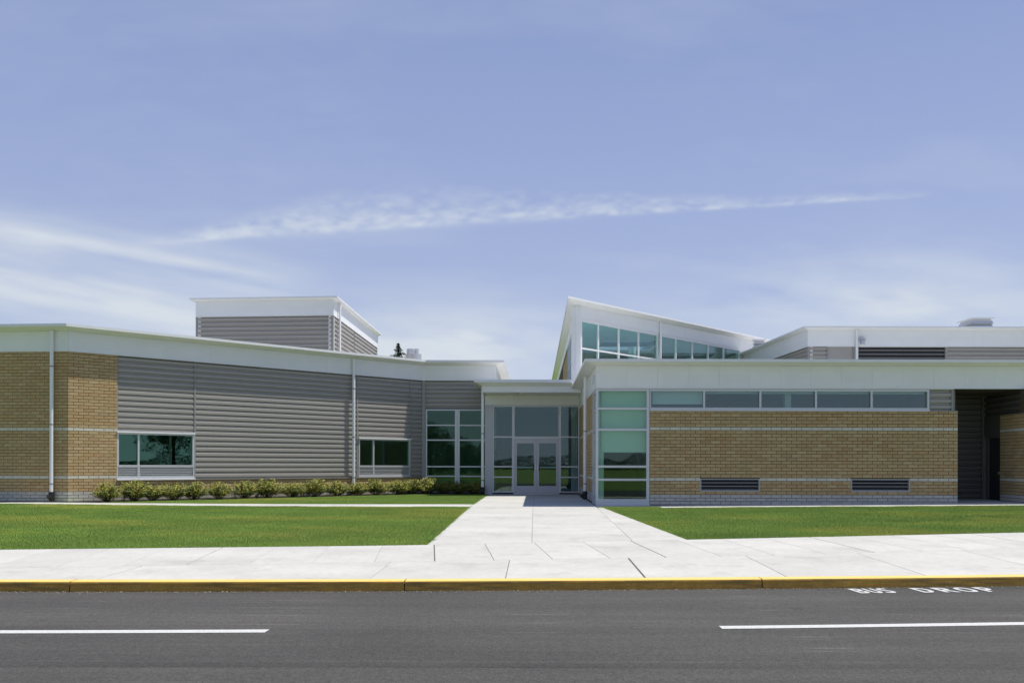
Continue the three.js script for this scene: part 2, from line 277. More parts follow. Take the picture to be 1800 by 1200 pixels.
// a glazed unit: outer frame, mullions, rails and panes as parts of a window
function windowUnit(t, P, o) {
  const g = sub(t, o.name ?? 'window', t), { u0, u1, v0, v1 } = o, fw = o.fw ?? 0.06, w1 = o.w ?? -0.02, w0 = w1 - (o.depth ?? 0.1), mw = o.mw ?? 0.055, wg = (w0 + w1) / 2, mat = o.mat ?? M.alu, glass = o.glass ?? M.glass;
  const f = new MB(), fb = o.fb ?? fw, ft = o.ft ?? fw, fr = o.fr ?? fw, fl = o.fl ?? fw;
  f.box(P, u0, u0 + fl, v0, v1, w0, w1); f.box(P, u1 - fr, u1, v0, v1, w0, w1); f.box(P, u0 + fl, u1 - fr, v1 - ft, v1, w0, w1 - 0.002); f.box(P, u0 + fl, u1 - fr, v0, v0 + fb, w0, w1 - 0.002); f.build('frame', mat, g);
  const cols = o.cols ?? [], rails = o.rails ?? [], ue = [u0 + fl, ...cols.flatMap((c) => [c - mw / 2, c + mw / 2]), u1 - fr], ve = [v0 + fb, ...rails.flatMap((r) => [r - mw / 2, r + mw / 2]), v1 - ft];
  for (const c of cols) new MB().box(P, c - mw / 2, c + mw / 2, v0 + fb, v1 - ft, w0 + 0.004, w1 - 0.004).build('mullion', mat, g);
  for (let i = 0; i < ue.length; i += 2) {
    for (const r of rails) new MB().box(P, ue[i], ue[i + 1], r - mw / 2, r + mw / 2, w0 + 0.008, w1 - 0.006).build('rail', mat, g);
    for (let j = 0; j < ve.length; j += 2) {
      if (o.skip && o.skip(i / 2, j / 2)) continue;
      new MB().quad(P.at(ue[i] - 0.008, ve[j] - 0.008, wg), P.at(ue[i + 1] + 0.008, ve[j] - 0.008, wg), P.at(ue[i + 1] + 0.008, ve[j + 1] + 0.008, wg), P.at(ue[i] - 0.008, ve[j + 1] + 0.008, wg)).build('pane', glass, g);
      new MB().quad(P.at(ue[i] - 0.008, ve[j] - 0.008, wg - 0.026), P.at(ue[i + 1] + 0.008, ve[j] - 0.008, wg - 0.026), P.at(ue[i + 1] + 0.008, ve[j + 1] + 0.008, wg - 0.026), P.at(ue[i] - 0.008, ve[j + 1] + 0.008, wg - 0.026)).build('inner_pane', o.inner ?? M.glassInner, g);
    }
  }
  return g;
}
function louver(t, P, u0, u1, v0, v1, n, mat, name = 'louver', w = -0.005, tilt = 0.03, backMat = M.dark_joint) {
  const g = sub(t, name, t), fr = 0.035, f = new MB();
  f.box(P, u0, u0 + fr, v0, v1, w - 0.09, w + 0.01); f.box(P, u1 - fr, u1, v0, v1, w - 0.09, w + 0.01); f.box(P, u0 + fr, u1 - fr, v1 - fr, v1, w - 0.09, w + 0.008); f.box(P, u0 + fr, u1 - fr, v0, v0 + fr, w - 0.09, w + 0.008); f.build('frame', mat, g);
  new MB().box(P, u0 + fr, u1 - fr, v0 + fr, v1 - fr, w - 0.1, w - 0.085).build('back', backMat, g);
  const p = (v1 - v0 - 2 * fr) / n;
  for (let i = 0; i < n; i++) { const a = v0 + fr + p * i, m = new MB(), U0 = u0 + fr + 0.001, U1 = u1 - fr - 0.001, q = (u, v, ww) => P.at(u, v, ww), th = Math.min(0.012, p * 0.2);
    m.quad(q(U0, a + p * 0.08, w), q(U1, a + p * 0.08, w), q(U1, a + p * 0.08 + th, w), q(U0, a + p * 0.08 + th, w)); m.quad(q(U0, a + p * 0.08 + th, w), q(U1, a + p * 0.08 + th, w), q(U1, a + p * 0.08 + tilt + th, w - 0.075), q(U0, a + p * 0.08 + tilt + th, w - 0.075)); m.quad(q(U0, a + p * 0.08 + tilt, w - 0.075), q(U1, a + p * 0.08 + tilt, w - 0.075), q(U1, a + p * 0.08, w), q(U0, a + p * 0.08, w));
    m.build('slat', mat, g); }
  return g;
}
// round downpipe with straps and a cast boot
function downpipe(t, P, u, w, y0, y1, straps, boot = true, r = 0.058) {
  const g = sub(t, 'downpipe', t), c = P.at(u, 0, w), cyl = (r0, a, b, seg = 16) => { const q = new THREE.CylinderGeometry(r0, r0, b - a, seg); q.translate(c[0] - t.base.x, (a + b) / 2 - t.base.y, -c[2] - t.base.z); return q; };
  const add = (geo, name, mat) => { const m = shade(new THREE.Mesh(geo, mat)); m.name = name; g.add(m); };
  add(cyl(r, y0 + (boot ? 0.26 : 0), y1), 'pipe', M.trim);
  for (const s of straps) { add(cyl(r + 0.006, s - 0.02, s + 0.02), 'strap', M.clad_trim); }
  if (boot) { add(mergeGeometries([cyl(r + 0.016, y0 + 0.02, y0 + 0.3), cyl(r + 0.03, y0 + 0.2, y0 + 0.26), (() => { const q = new THREE.CylinderGeometry(r + 0.005, r + 0.02, 0.2, 12); q.rotateX(1.1); q.rotateY(P.ang); q.translate(c[0] - t.base.x + P.N[0] * 0.06, y0 + 0.12 - t.base.y, -c[2] - t.base.z - P.N[1] * 0.06); return q; })()]), 'boot', M.black); }
}

// ------------------------------------------------------------------ terrain
const C = (X) => { const x = clamp(X, -9, 9), s = 0.057 + 0.0072 * x; return 11.33 + 0.057 * x + 0.0036 * x * x + (X - x) * s; };   // kerb line: depth of its face at X
const spl = (pts) => (X) => {                                        // smooth line through plan points, straight beyond its ends
  const n = pts.length, sl = pts.map((p, i) => { const a = pts[Math.max(0, i - 1)], b = pts[Math.min(n - 1, i + 1)]; return (b[1] - a[1]) / (b[0] - a[0]); });
  if (X <= pts[0][0]) return pts[0][1] + (X - pts[0][0]) * sl[0]; if (X >= pts[n - 1][0]) return pts[n - 1][1] + (X - pts[n - 1][0]) * sl[n - 1];
  let i = 0; while (X > pts[i + 1][0]) i++; const h = pts[i + 1][0] - pts[i][0], t = (X - pts[i][0]) / h, t2 = t * t, t3 = t2 * t;
  return (2 * t3 - 3 * t2 + 1) * pts[i][1] + (t3 - 2 * t2 + t) * h * sl[i] + (-2 * t3 + 3 * t2) * pts[i + 1][1] + (t3 - t2) * h * sl[i + 1];
};
const J = spl([[-7.45, 12.37], [-1.5, 13.25], [3.72, 14.14], [8.4, 15.3]]), B = spl([[-8.8, 14.62], [-1.76, 15.53], [2.84, 16.56], [10, 18.2]]);
function G(X, z) { const n = z - C(X); if (n < 0) return 0; const a = 0.13 + 0.018 * n, m = 0.405, k = 0.03, h = clamp(0.5 + 0.5 * (m - a) / k, 0, 1); return lerp(m, a, h) - k * h * (1 - h) + 0.0105 * clamp(X - 3, 0, 14) * sstep(4, 13, n); }
const gp = (X, z, o = 0) => [X, G(X, z) + o, z];
function sheet(name, X0, X1, f0, f1, nx, nz, off, mat, flat) {
  const mb = new MB(); for (let i = 0; i < nx; i++) for (let j = 0; j < nz; j++) { const xa = lerp(X0, X1, i / nx), xb = lerp(X0, X1, (i + 1) / nx), p = (x, k) => { const z = lerp(f0(x), f1(x), k / nz); return flat ? [x, off, z] : gp(x, z, off); }; mb.flat(p(xa, j), p(xb, j), p(xb, j + 1), p(xa, j + 1)); }
  const m = mb.build(name, mat); m.userData.kind = 'structure'; return m;
}
// the open ground: one sheet to the horizon
{
  const xs = [-900, -300, -120, -60, -40]; for (let x = -34; x <= 34; x += 1) xs.push(x); xs.push(40, 60, 120, 300, 900);
  const ns = [-900, -400, -150, -60, -30, -15.4, -8, -0.3, 0.02, 0.1, 1]; for (let n = 2; n <= 22; n += 1) ns.push(n); ns.push(30, 60, 150, 400, 900);
  const mb = new MB(), P = (x, n) => { const z = C(x) + n; return [x, n < 0.05 ? -0.035 : G(x, z) - 0.022, z]; };
  for (let i = 0; i + 1 < xs.length; i++) for (let j = 0; j + 1 < ns.length; j++) mb.flat(P(xs[i], ns[j]), P(xs[i + 1], ns[j]), P(xs[i + 1], ns[j + 1]), P(xs[i], ns[j + 1]));
  mb.build('ground', M.lawn).userData.kind = 'structure';
}
const road = sheet('road', -60, 60, (x) => C(x) - 15.3, (x) => C(x) + 0.03, 120, 1, 0, M.asphalt, true);
road.base = new THREE.Vector3();
// lane lines
function strip(name, Xa, Xb, f, wd, y, mat, parent, n = 24) { const mb = new MB(); for (let i = 0; i < n; i++) { const a = lerp(Xa, Xb, i / n), b = lerp(Xa, Xb, (i + 1) / n); mb.quad([a, y, f(a) - wd / 2], [b, y, f(b) - wd / 2], [b, y, f(b) + wd / 2], [a, y, f(a) + wd / 2], a); } return mb.build(name, mat, parent, new THREE.Vector3()); }
const lane = (x) => C(x) - 2.68;
strip('lane_line', -9.2, -2.57, lane, 0.155, 0.004, M.paint, road); strip('lane_line', 1.84, 8.6, lane, 0.155, 0.004, M.paint, road);
// painted words at the kerb
const font = await new FontLoader().loadAsync('fonts/droid/droid_sans_bold.typeface.json');
for (const [ch, x, wd] of [['B', 4.10, 0.15], ['U', 4.285, 0.14], ['S', 4.455, 0.14], ['D', 4.93, 0.19], ['R', 5.215, 0.21], ['O', 5.485, 0.22], ['P', 5.79, 0.17]]) {
  const g = new TextGeometry(ch, { font, size: 1, depth: 0.004, curveSegments: 8, bevelEnabled: false }); g.computeBoundingBox(); const b = g.boundingBox;
  g.translate(-b.min.x, -b.min.y, 0); g.scale(wd / (b.max.x - b.min.x), 0.40 / (b.max.y - b.min.y), 1); g.rotateX(-Math.PI / 2); g.rotateY(Math.atan(0.1));
  const m = shade(new THREE.Mesh(g, M.paint)); m.name = 'painted_letter'; m.position.set(x, 0.002, -(C(x) - 0.49)); road.add(m);
}
// kerb: cast lengths with open joints
const kerb = new THREE.Group(); kerb.name = 'kerb'; kerb.userData.kind = 'structure'; scene.add(kerb); kerb.base = new THREE.Vector3();
{
  const js = [-31, -22.6, -18.3, -14.1, -10, -5.83, -1.65, 2.96, 7.2, 11.4, 15.6, 20, 31];
  for (let s = 0; s + 1 < js.length; s++) {
    const g = sub(kerb, 'kerb_section', kerb), a = js[s] + 0.007, b = js[s + 1] - 0.007, n = Math.max(4, Math.ceil((b - a) / 0.5)), face = new MB(), top = new MB(), end = new MB();
    const prof = (x) => { const z = C(x), y = 0.13; return [[x, -0.03, z - 0.012], [x, y - 0.022, z + 0.004], [x, y - 0.006, z + 0.011], [x, y, z + 0.028], [x, y + 0.003, z + 0.19], [x, -0.03, z + 0.19]]; };
    for (let i = 0; i < n; i++) { const p = prof(lerp(a, b, i / n)), q = prof(lerp(a, b, (i + 1) / n)), o = js[s] + (b - a) * i / n;
      const st = (mb, k, v0, v1) => { const u0 = o + s * 1.7, u1 = u0 + (b - a) / n; mb.tri(p[k], q[k], q[k + 1], [u0, v0], [u1, v0], [u1, v1]); mb.tri(p[k], q[k + 1], p[k + 1], [u0, v0], [u1, v1], [u0, v1]); };
      st(face, 0, 0, 0.14); st(face, 1, 0.14, 0.155); st(top, 2, 0, 0.02); st(top, 3, 0.02, 0.18); }
    for (const x of [a, b]) { const p = prof(x); end.quad(p[0], p[1], p[4], p[5]); end.tri(p[1], p[2], p[3], [0, 0], [0.01, 0], [0.01, 0.01]); end.tri(p[1], p[3], p[4], [0, 0], [0.01, 0], [0.1, 0.01]); }
    face.build('kerb_face', M.kerb, g); top.build('kerb_top', M.kerbTopLit, g); end.build('kerb_end', M.kerb, g);
  }
}
// grit and leaf crumbs washed along the kerb foot
{
  const r = rng(301), n = 5200, m = new THREE.InstancedMesh(new THREE.IcosahedronGeometry(1, 0), new THREE.MeshStandardMaterial({ color: 0xffffff, roughness: 1 }), n), q = new THREE.Quaternion(), mat = new THREE.Matrix4(), col = new THREE.Color(), ax = new THREE.Vector3();
  for (let i = 0; i < n; i++) { const x = -8.5 + 17.5 * r(), patch = fbm(x * 1.6, 4, 3), d = 0.014 + Math.pow(r(), 3) * (0.05 + 0.5 * Math.max(0, patch - 0.35)), s = 0.0016 + 0.005 * Math.pow(r(), 4); q.setFromAxisAngle(ax.set(r(), r(), r()).normalize(), r() * 6); mat.compose(new THREE.Vector3(x, s * 0.5, -(C(x) - d)), q, new THREE.Vector3(s * (1 + r()), s * 0.7, s * (1 + r()))); m.setMatrixAt(i, mat); const k = 0.12 + 0.3 * r(); col.setRGB(k, k * 0.92, k * 0.76); m.setColorAt(i, col); }
  m.name = 'gutter_grit'; shade(m); tagIt(m, 'fine pale grit lying along the foot of the yellow kerb', 'grit', null, 'stuff'); scene.add(m);
}
// concrete slabs
function slab(parent, q, k, gap = 0.006, th = 0.12, name = 'slab') {                  // q: plan corners near-left, near-right, far-right, far-left
  const cx = q.reduce((s, p) => s + p[0], 0) / 4, cz = q.reduce((s, p) => s + p[1], 0) / 4, r = q.map(([x, z]) => { const dx = x - cx, dz = z - cz, l = Math.hypot(dx, dz); return [x - dx / l * gap * 1.3, z - dz / l * gap * 1.3]; });
  const e = 0.006, inn = r.map(([x, z]) => { const dx = x - cx, dz = z - cz, l = Math.hypot(dx, dz); return [x - dx / l * e * 1.4, z - dz / l * e * 1.4]; });
  const T = inn.map(([x, z]) => gp(x, z, 0)), S = r.map(([x, z]) => gp(x, z, -e)), D = r.map(([x, z]) => gp(x, z, -th)), mb = new MB();
  mb.flat(...T); for (let i = 0; i < 4; i++) { const j = (i + 1) % 4; mb.quad(S[i], S[j], T[j], T[i]); mb.quad(D[i], D[j], S[j], S[i]); }
  const o = hash(Math.round(cx * 31), Math.round(cz * 17)) * 9; for (let i = 0; i < mb.uv.length; i++) mb.uv[i] += o;
  return mb.build(name, concMats[k % 4], parent, parent.base);
}
const sidewalk = new THREE.Group(); sidewalk.name = 'sidewalk'; sidewalk.userData.kind = 'structure'; scene.add(sidewalk); sidewalk.base = new THREE.Vector3();
sheet('sidewalk_base', -30, 30, (x) => C(x) + 0.15, (x) => B(x) - 0.02, 60, 4, -0.016, M.subbase);
{
  const xs = [-30, -26, -22, -18.4, -14.8, -13, -11.2, -9.35, -7.5, -5.6, -3.87, -2.13, -0.38, 1.45, 3.34, 5.26, 7.2, 9.1, 11, 13, 15, 19, 23, 27];
  for (let i = 0; i + 1 < xs.length; i++) { const a = xs[i], b = xs[i + 1], bold = (x) => Math.abs(x - 1.45) < 0.01 || Math.abs(x + 5.6) < 0.01 || Math.abs(x - 9.1) < 0.01 ? 0.007 : 0; const a2 = a + bold(a), b2 = b - bold(b); slab(sidewalk, [[a2, C(a) + 0.196], [b2, C(b) + 0.196], [b2, J(b) - 0.012], [a2, J(a) - 0.012]], i * 3 + 1, 0.005); }
  let i = 0; for (let x = -1.76 - 0.88 * 28; x < 20; x += 0.88, i++) { const bold = (n) => ((n % 4) + 4) % 4 === 0 ? 0.006 : 0, n = i - 28, a = x + bold(n), b = x + 0.88 - bold(n + 1), sh = (u) => 0.115 * (B(u) - J(u)); slab(sidewalk, [[a + sh(a), J(a + sh(a))], [b + sh(b), J(b + sh(b))], [b, B(b) - 0.01], [a, B(a) - 0.01]], i * 5, 0.005); }
}
const walk = new THREE.Group(); walk.name = 'entrance_walk'; walk.userData.kind = 'structure'; scene.add(walk); walk.base = new THREE.Vector3();
const XL = -1.88, XC = -0.05, XR = 1.80, FL = (z) => lerp(2.84, 1.98, clamp((z - 16.56) / 8.84, 0, 1));
sheet('walk_base', -1.86, 1.84, (x) => B(x) + 0.02, () => 37.2, 4, 12, -0.016, M.subbase);
{
  const zs = [0, 19.2, 22.9, 26.6, 30.2, 33.6, 36.62];
  for (let i = 0; i + 1 < zs.length; i++) {
    const a = (x) => i ? zs[i] : B(x), b = zs[i + 1]; slab(walk, [[XL, a(XL)], [XC, a(XC)], [XC, b], [XL, b]], i * 2, 0.003); slab(walk, [[XC, a(XC)], [XR, a(XR)], [XR, b], [XC, b]], i * 2 + 1, 0.003);
    if (i < 3) { const f = (z) => Math.min(FL(z), 9), za = i ? zs[i] : B(2.84), zb = i === 2 ? 25.45 : b; slab(walk, [[XR, i ? zs[i] : B(XR)], [f(za), za], [f(zb), zb], [XR, zb]], i + 1, 0.003); }
  }
}
const pathF = spl([[-24, 27.9], [-16.6, 26.95], [-8.4, 25.78], [-1.9, 25.72]]), pathB = spl([[-24, 28.7], [-16.6, 27.95], [-8.4, 27.08], [-1.9, 27.15]]);
const path = new THREE.Group(); path.name = 'garden_path'; path.userData.kind = 'structure'; scene.add(path); path.base = new THREE.Vector3();
for (let x = -30; x < -1.95; x += 1.4) { const b = Math.min(x + 1.4, -1.9); slab(path, [[x, pathF(x)], [b, pathF(b)], [b, Math.min(pathB(b), 28.05 + (b < -14.7 ? (-14.7 - b) * 0.08 : 9))], [x, Math.min(pathB(x), 28.05 + (x < -14.7 ? (-14.7 - x) * 0.08 : 9))]], Math.round(x * 3) & 3, 0.002); }
const apron = new THREE.Group(); apron.name = 'wall_apron'; apron.userData.kind = 'structure'; scene.add(apron); apron.base = new THREE.Vector3();
for (let x = 1.83; x < 24; x += 1.85) { const za = x < 3.6 ? 25.98 : 25.5; slab(apron, [[x, za], [x + 1.85, za], [x + 1.85, 26.74], [x, 26.74]], Math.round(x) & 3, 0.003); if (x > 10) slab(apron, [[x, 26.74], [x + 1.85, 26.74], [x + 1.85, 29.2], [x, 29.2]], Math.round(x + 2) & 3, 0.003); }

// ------------------------------------------------------------------ left wing
const P0 = [-24, 28.8], P1 = [-14.74, 28.0], P2 = [-4.72, 37.44], P3 = [-1.65, 37.44], P4 = [-1.65, 46], P5 = [-24, 46];
{
  const t = thing('classroom_wing', [-14, 0.4, 32], 'low wing with tan brick corner, ribbed grey metal wall and white flared roof edge', 'building');
  const Y0 = 0.30, YF0 = 5.19, YF1 = 5.80, WL = new Wall(P0, P1), WS = new Wall(P1, P2), WW = new Wall(P2, P3), WE = new Wall(P3, P4);
  eave(t, [P0, P1, P2, P3, P4], YF0, YF1, 0.37, 0.11, 0.075, 4.7);
  slabPoly(t, 'roof', [P0, P1, P2, P3, P4, P5], YF1 - 0.05, YF1 + 0.12, M.roof); slabPoly(t, 'floor', [P0, P1, P2, P3, P4, P5], 0.1, 0.42, M.carpet);
  // left brick face and the brick end of the slanted face
  const bl = wallBoxes(new MB(), WL, -0.2, WL.L - 0.012, Y0, YF1 - 0.06, -0.3, -0.022).build('brick_wall', M.mortar, t);
  bricks(t, bl, WL, 0.0, WL.L, Y0, YF0 - 0.03, [], 0.1);
  const sl = wallBoxes(new MB(), WS, 0.012, 1.46, Y0, YF1 - 0.06, -0.3, -0.022).build('brick_wall', M.mortar, t);
  bricks(t, sl, WS, 0.0, 1.47, Y0, YF0 - 0.03, [], 0.5);
  // plinth under the metal wall
  const pl = wallBoxes(new MB(), WS, 1.46, WS.L, Y0, 1.08, -0.3, -0.022).build('plinth', M.mortar, t);
  bricks(t, pl, WS, 1.475, WS.L, Y0, 1.075, [], 0.2);
  new MB().box(WS, 1.475, 4.06, 1.078, 1.112, -0.12, 0.045).build('sill', M.trim, t); new MB().box(WS, 4.062, WS.L - 0.02, 1.078, 1.108, -0.12, 0.035).build('sill', M.clad_trim, t);
  // structure behind the metal sheets
  const h1 = [1.475, 4.03, 1.11, 2.70], h2 = [10.63, 13.14, 1.11, 2.70];
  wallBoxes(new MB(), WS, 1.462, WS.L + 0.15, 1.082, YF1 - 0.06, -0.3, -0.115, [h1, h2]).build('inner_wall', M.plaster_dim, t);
  const sheetAt = (P, a, b, c, d) => ribs(P, a, b, c, d, -0.105, 0.058, 1.115).build('cladding_panel', M.clad, t), post = (P, a, b, c, d) => new MB().box(P, a, b, c, d, -0.1, -0.03).build('cover_strip', M.clad_trim, t);
  sheetAt(WS, 1.51, 4.035, 2.72, YF0); sheetAt(WS, 4.085, 10.55, 1.112, YF0); sheetAt(WS, 10.61, 13.15, 2.72, YF0); sheetAt(WS, 13.2, WS.L + 0.06, 1.112, YF0);
  post(WS, 1.475, 1.51, 2.705, YF0); post(WS, 4.035, 4.085, 1.112, YF0); post(WS, 10.55, 10.61, 1.112, YF0); post(WS, 13.15, 13.2, 1.112, YF0);
  // the two low windows with fixed grilles beneath the glass
  for (const [a, b, m] of [[1.475, 4.03, 2.165], [10.63, 13.14, 11.34]]) {
    const g = windowUnit(t, WS, { u0: a, u1: b, v0: 1.53, v1: 2.64, cols: [m], w: -0.015, fw: 0.06, ft: 0.05, fb: 0.05, depth: 0.11 });
    new MB().box(WS, a - 0.01, b + 0.01, 2.641, 2.70, -0.12, 0.04).build('head_flashing', M.trim, g);
    new MB().box(WS, a, b, 1.113, 1.165, -0.12, -0.012).build('base_rail', M.alu, g);
    for (const [p, q] of [[a, m], [m, b]]) louver(g, WS, p + 0.002, q - 0.002, 1.167, 1.528, 5, M.alu, 'grille', -0.03, 0.02, M.alu);
  }
  downpipe(t, WL, 8.81, 0.1, 0.43, YF1 + 0.01, [4.68, 2.85, 0.98]); downpipe(t, WS, 10.33, 0.1, 0.43, YF1 + 0.01, [4.6, 2.7, 1.1]);
  // window wall by the entrance
  const hw = [[0.11, 2.9, 0.42, 3.96]];
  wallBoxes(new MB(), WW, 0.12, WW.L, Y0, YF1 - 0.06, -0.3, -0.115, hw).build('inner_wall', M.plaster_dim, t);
  sheetAt(WW, 0.1, WW.L, 4.0, YF0); new MB().box(WW, -0.05, 0.1, 0.3, YF0, -0.1, 0.0).build('corner_strip', M.clad_trim, t);
  windowUnit(t, WW, { u0: 0.11, u1: 1.44, v0: 0.45, v1: 3.955, rails: [1.13, 1.535, 2.655, 3.28], inner: M.glassInnerClear, w: -0.03, fw: 0.055, fr: 0.1 });
  windowUnit(t, WW, { u0: 1.445, u1: 2.9, v0: 0.45, v1: 3.955, rails: [1.13, 1.535, 2.655, 3.28], inner: M.glassInnerClear, w: -0.03, fw: 0.055, fl: 0.1 });
  wallBoxes(new MB(), WE, 0, 8.6, Y0, YF1 - 0.06, -0.3, -0.01).build('side_wall', M.white, t);
  // rooms behind the glass
  const bk = new Wall([-24, 45.9], [-1.65, 45.9]), b2 = new Wall([-24, 46], [-24, 28.8]);
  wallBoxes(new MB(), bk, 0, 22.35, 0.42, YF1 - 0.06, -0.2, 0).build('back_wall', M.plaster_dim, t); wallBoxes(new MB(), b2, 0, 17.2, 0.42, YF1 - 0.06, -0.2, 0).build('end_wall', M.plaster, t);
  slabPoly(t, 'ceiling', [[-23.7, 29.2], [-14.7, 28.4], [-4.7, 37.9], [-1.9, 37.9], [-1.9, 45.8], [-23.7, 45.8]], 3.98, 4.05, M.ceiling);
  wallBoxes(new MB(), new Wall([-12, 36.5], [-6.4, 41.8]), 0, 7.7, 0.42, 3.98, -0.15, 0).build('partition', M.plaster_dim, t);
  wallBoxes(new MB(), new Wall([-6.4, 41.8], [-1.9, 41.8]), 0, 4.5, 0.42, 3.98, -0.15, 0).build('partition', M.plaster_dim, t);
  layBricks(t);
}
// ------------------------------------------------------------------ block rising behind the left wing
{
  const t = thing('upper_block', [-11, 5.8, 40], 'grey ribbed metal block with deep white fascia rising behind the left wing', 'building');
  const pts = [[-13.96, 46], [-13.96, 36.5], [-8.19, 36.0], [-8.19, 46.2]], YF0 = 7.685, YF1 = 8.29, WF = new Wall(pts[1], pts[2]), WR = new Wall(pts[2], pts[3]), WB = new Wall(pts[0], pts[1]);
  eave(t, pts, YF0, YF1, 0.2, 0.07, 0.05, 12); slabPoly(t, 'roof', pts, YF1 - 0.05, YF1 + 0.08, M.roof);
  for (const [P, n] of [[WF, 'inner_wall'], [WR, 'inner_wall'], [WB, 'inner_wall']]) wallBoxes(new MB(), P, 0.02, P.L - 0.02, 5.93, YF1 - 0.06, -0.2, -0.07).build(n, M.plaster, t);
  const q = (P, a, b) => ribs(P, a, b, 5.93, YF0, -0.062, 0.056, YF0 - 0.06).build('cladding_panel', M.clad, t);
  q(WF, 0.06, WF.L - 0.09); q(WR, 0.07, 4.15); q(WR, 4.25, WR.L - 0.06); q(WB, 0.05, WB.L - 0.05);
  for (const [P, a, b] of [[WF, -0.01, 0.06], [WF, WF.L - 0.09, WF.L], [WR, 0.0, 0.07], [WR, 4.15, 4.25], [WR, WR.L - 0.06, WR.L]]) new MB().box(P, a, b, 5.93, YF0, -0.06, a < 0 || a > 4 && P === WF || a === 0 ? 0.004 : -0.03).build('cover_strip', M.clad_trim, t);
  downpipe(t, WR, 0.75, 0.1, 5.95, YF1 + 0.0, [], false, 0.05);
}
// ------------------------------------------------------------------ right wing
{
  const t = thing('office_wing', [9, 0.4, 30], 'low tan brick wing with corner window, high strip windows and white flared roof edge', 'building');
  const Q = [[1.85, 40], [1.85, 26.7], [24, 26.7]], Y0 = 0.28, YF0 = 3.955, YF1 = 4.60, WF = new Wall([0, 26.7], [30, 26.7]), WS = new Wall(Q[0], Q[1]), LS = WS.L;
  eave(t, Q, YF0, YF1, 0.37, 0.09, 0.075);
  slabPoly(t, 'roof', [[1.85, 40], [1.85, 26.7], [24, 26.7], [24, 40]], YF1 - 0.05, YF1 + 0.11, M.roof);
  slabPoly(t, 'floor', [[1.9, 39.9], [1.9, 26.75], [12.7, 26.75], [12.7, 39.9]], 0.1, 0.43, M.carpet);
  slabPoly(t, 'ceiling', [[2.1, 36.4], [2.1, 27], [12.6, 27], [12.6, 36.4]], 3.93, 3.95, M.ceiling);
  // fascia core and head trim
  wallBoxes(new MB(), WF, 1.9, 24, YF0 - 0.025, YF1 - 0.06, -0.3, -0.012).build('beam', M.plaster, t); wallBoxes(new MB(), WS, 0, LS - 0.05, YF0 - 0.025, YF1 - 0.06, -0.3, -0.012).build('beam', M.plaster, t);
  new MB().box(WF, 1.83, 12.62, 3.905, 3.928, -0.1, 0.006).build('head_trim', M.alu, t); new MB().box(WS, 9.9, LS + 0.0, 3.905, 3.928, -0.1, 0.006).build('head_trim', M.alu, t);
  // front brick
  const vents = [[4.98, 6.78, 0.82, 1.212], [9.52, 11.30, 0.82, 1.212]];
  const fb = wallBoxes(new MB(), WF, 3.46, 12.72, Y0, 3.24, -0.3, -0.022, vents).build('brick_wall', M.mortar, t);
  bricks(t, fb, WF, 3.465, 12.734, Y0, 3.238, vents, 0);
  for (const v of vents) louver(t, WF, v[0] + 0.002, v[1] - 0.002, v[2] + 0.002, v[3] - 0.002, 3, M.galv_dull, 'wall_vent', -0.005, 0.014, M.black);
  wallBoxes(new MB(), new Wall([12.734, 26.7], [12.734, 29.1]), 0.03, 2.4, Y0, 3.238, -0.3, -0.002).build('return_wall', M.mortar, t); wallBoxes(new MB(), new Wall([12.615, 26.7], [12.615, 29.1]), 0.22, 2.4, 3.27, 3.9, -0.3, -0.002).build('return_wall', M.clad, t);
  // strip window
  new MB().box(WF, 3.465, 11.885, 3.242, 3.29, -0.2, 0.03).build('sill', M.alu, t);
  windowUnit(t, WF, { name: 'strip_window', glass: M.glassStrip, u0: 3.47, u1: 11.88, v0: 3.292, v1: 3.90, cols: [5.1, 6.795, 8.472, 10.149], w: -0.01, fb: 0.055, ft: 0.06, fl: 0.03, fr: 0.055, mw: 0.06 });
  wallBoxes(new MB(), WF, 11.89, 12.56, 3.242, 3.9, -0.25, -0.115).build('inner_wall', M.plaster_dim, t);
  ribs(WF, 11.92, 12.56, 3.27, 3.9, -0.105, 0.058, 3.275).build('cladding_panel', M.clad, t); new MB().box(WF, 12.56, 12.62, 3.27, 3.9, -0.2, -0.03).build('cover_strip', M.clad_trim, t); new MB().box(WF, 11.89, 12.735, 3.24, 3.268, -0.2, 0.01).build('cover_strip', M.clad_trim, t); new MB().box(WF, 11.885, 11.92, 3.27, 3.9, -0.1, -0.04).build('cover_strip', M.clad_trim, t);
  // corner window: front and return
  const rails = [1.171, 1.565, 2.677, 3.31];
  windowUnit(t, WF, { name: 'corner_window', glass: M.glassCorner, inner: M.glassInnerClear, u0: 1.835, u1: 3.455, v0: 0.50, v1: 3.90, rails, w: -0.01, fl: 0.08, fr: 0.09, fb: 0.09, ft: 0.06, mw: 0.066 });
  windowUnit(t, WS, { name: 'corner_window', glass: M.glassCorner, inner: M.glassInnerClear, u0: LS - 1.95, u1: LS - 0.125, v0: 0.50, v1: 3.90, rails, w: -0.01, fl: 0.07, fr: 0.06, fb: 0.09, ft: 0.06, mw: 0.066 });
  new MB().box(WF, 1.84, 3.46, 0.30, 0.498, -0.2, -0.005).build('window_base', M.alu, t); new MB().box(WS, LS - 1.95, LS - 0.21, 0.30, 0.498, -0.2, -0.005).build('window_base', M.alu, t);
  // side brick towards the door
  const sb = wallBoxes(new MB(), WS, 3.1, LS - 1.96, Y0, YF0 - 0.03, -0.3, -0.022).build('brick_wall', M.mortar, t);
  bricks(t, sb, WS, 3.1, LS - 1.955, Y0, YF0 - 0.03, [], 0.3);
  downpipe(t, WS, 10.05, 0.15, 0.43, YF1 - 0.02, [2.75, 0.98]);
  new MB().box(WS, LS - 0.75, LS - 0.55, 4.12, 4.36, 0.013, 0.09).build('wall_lamp', M.galv, t);
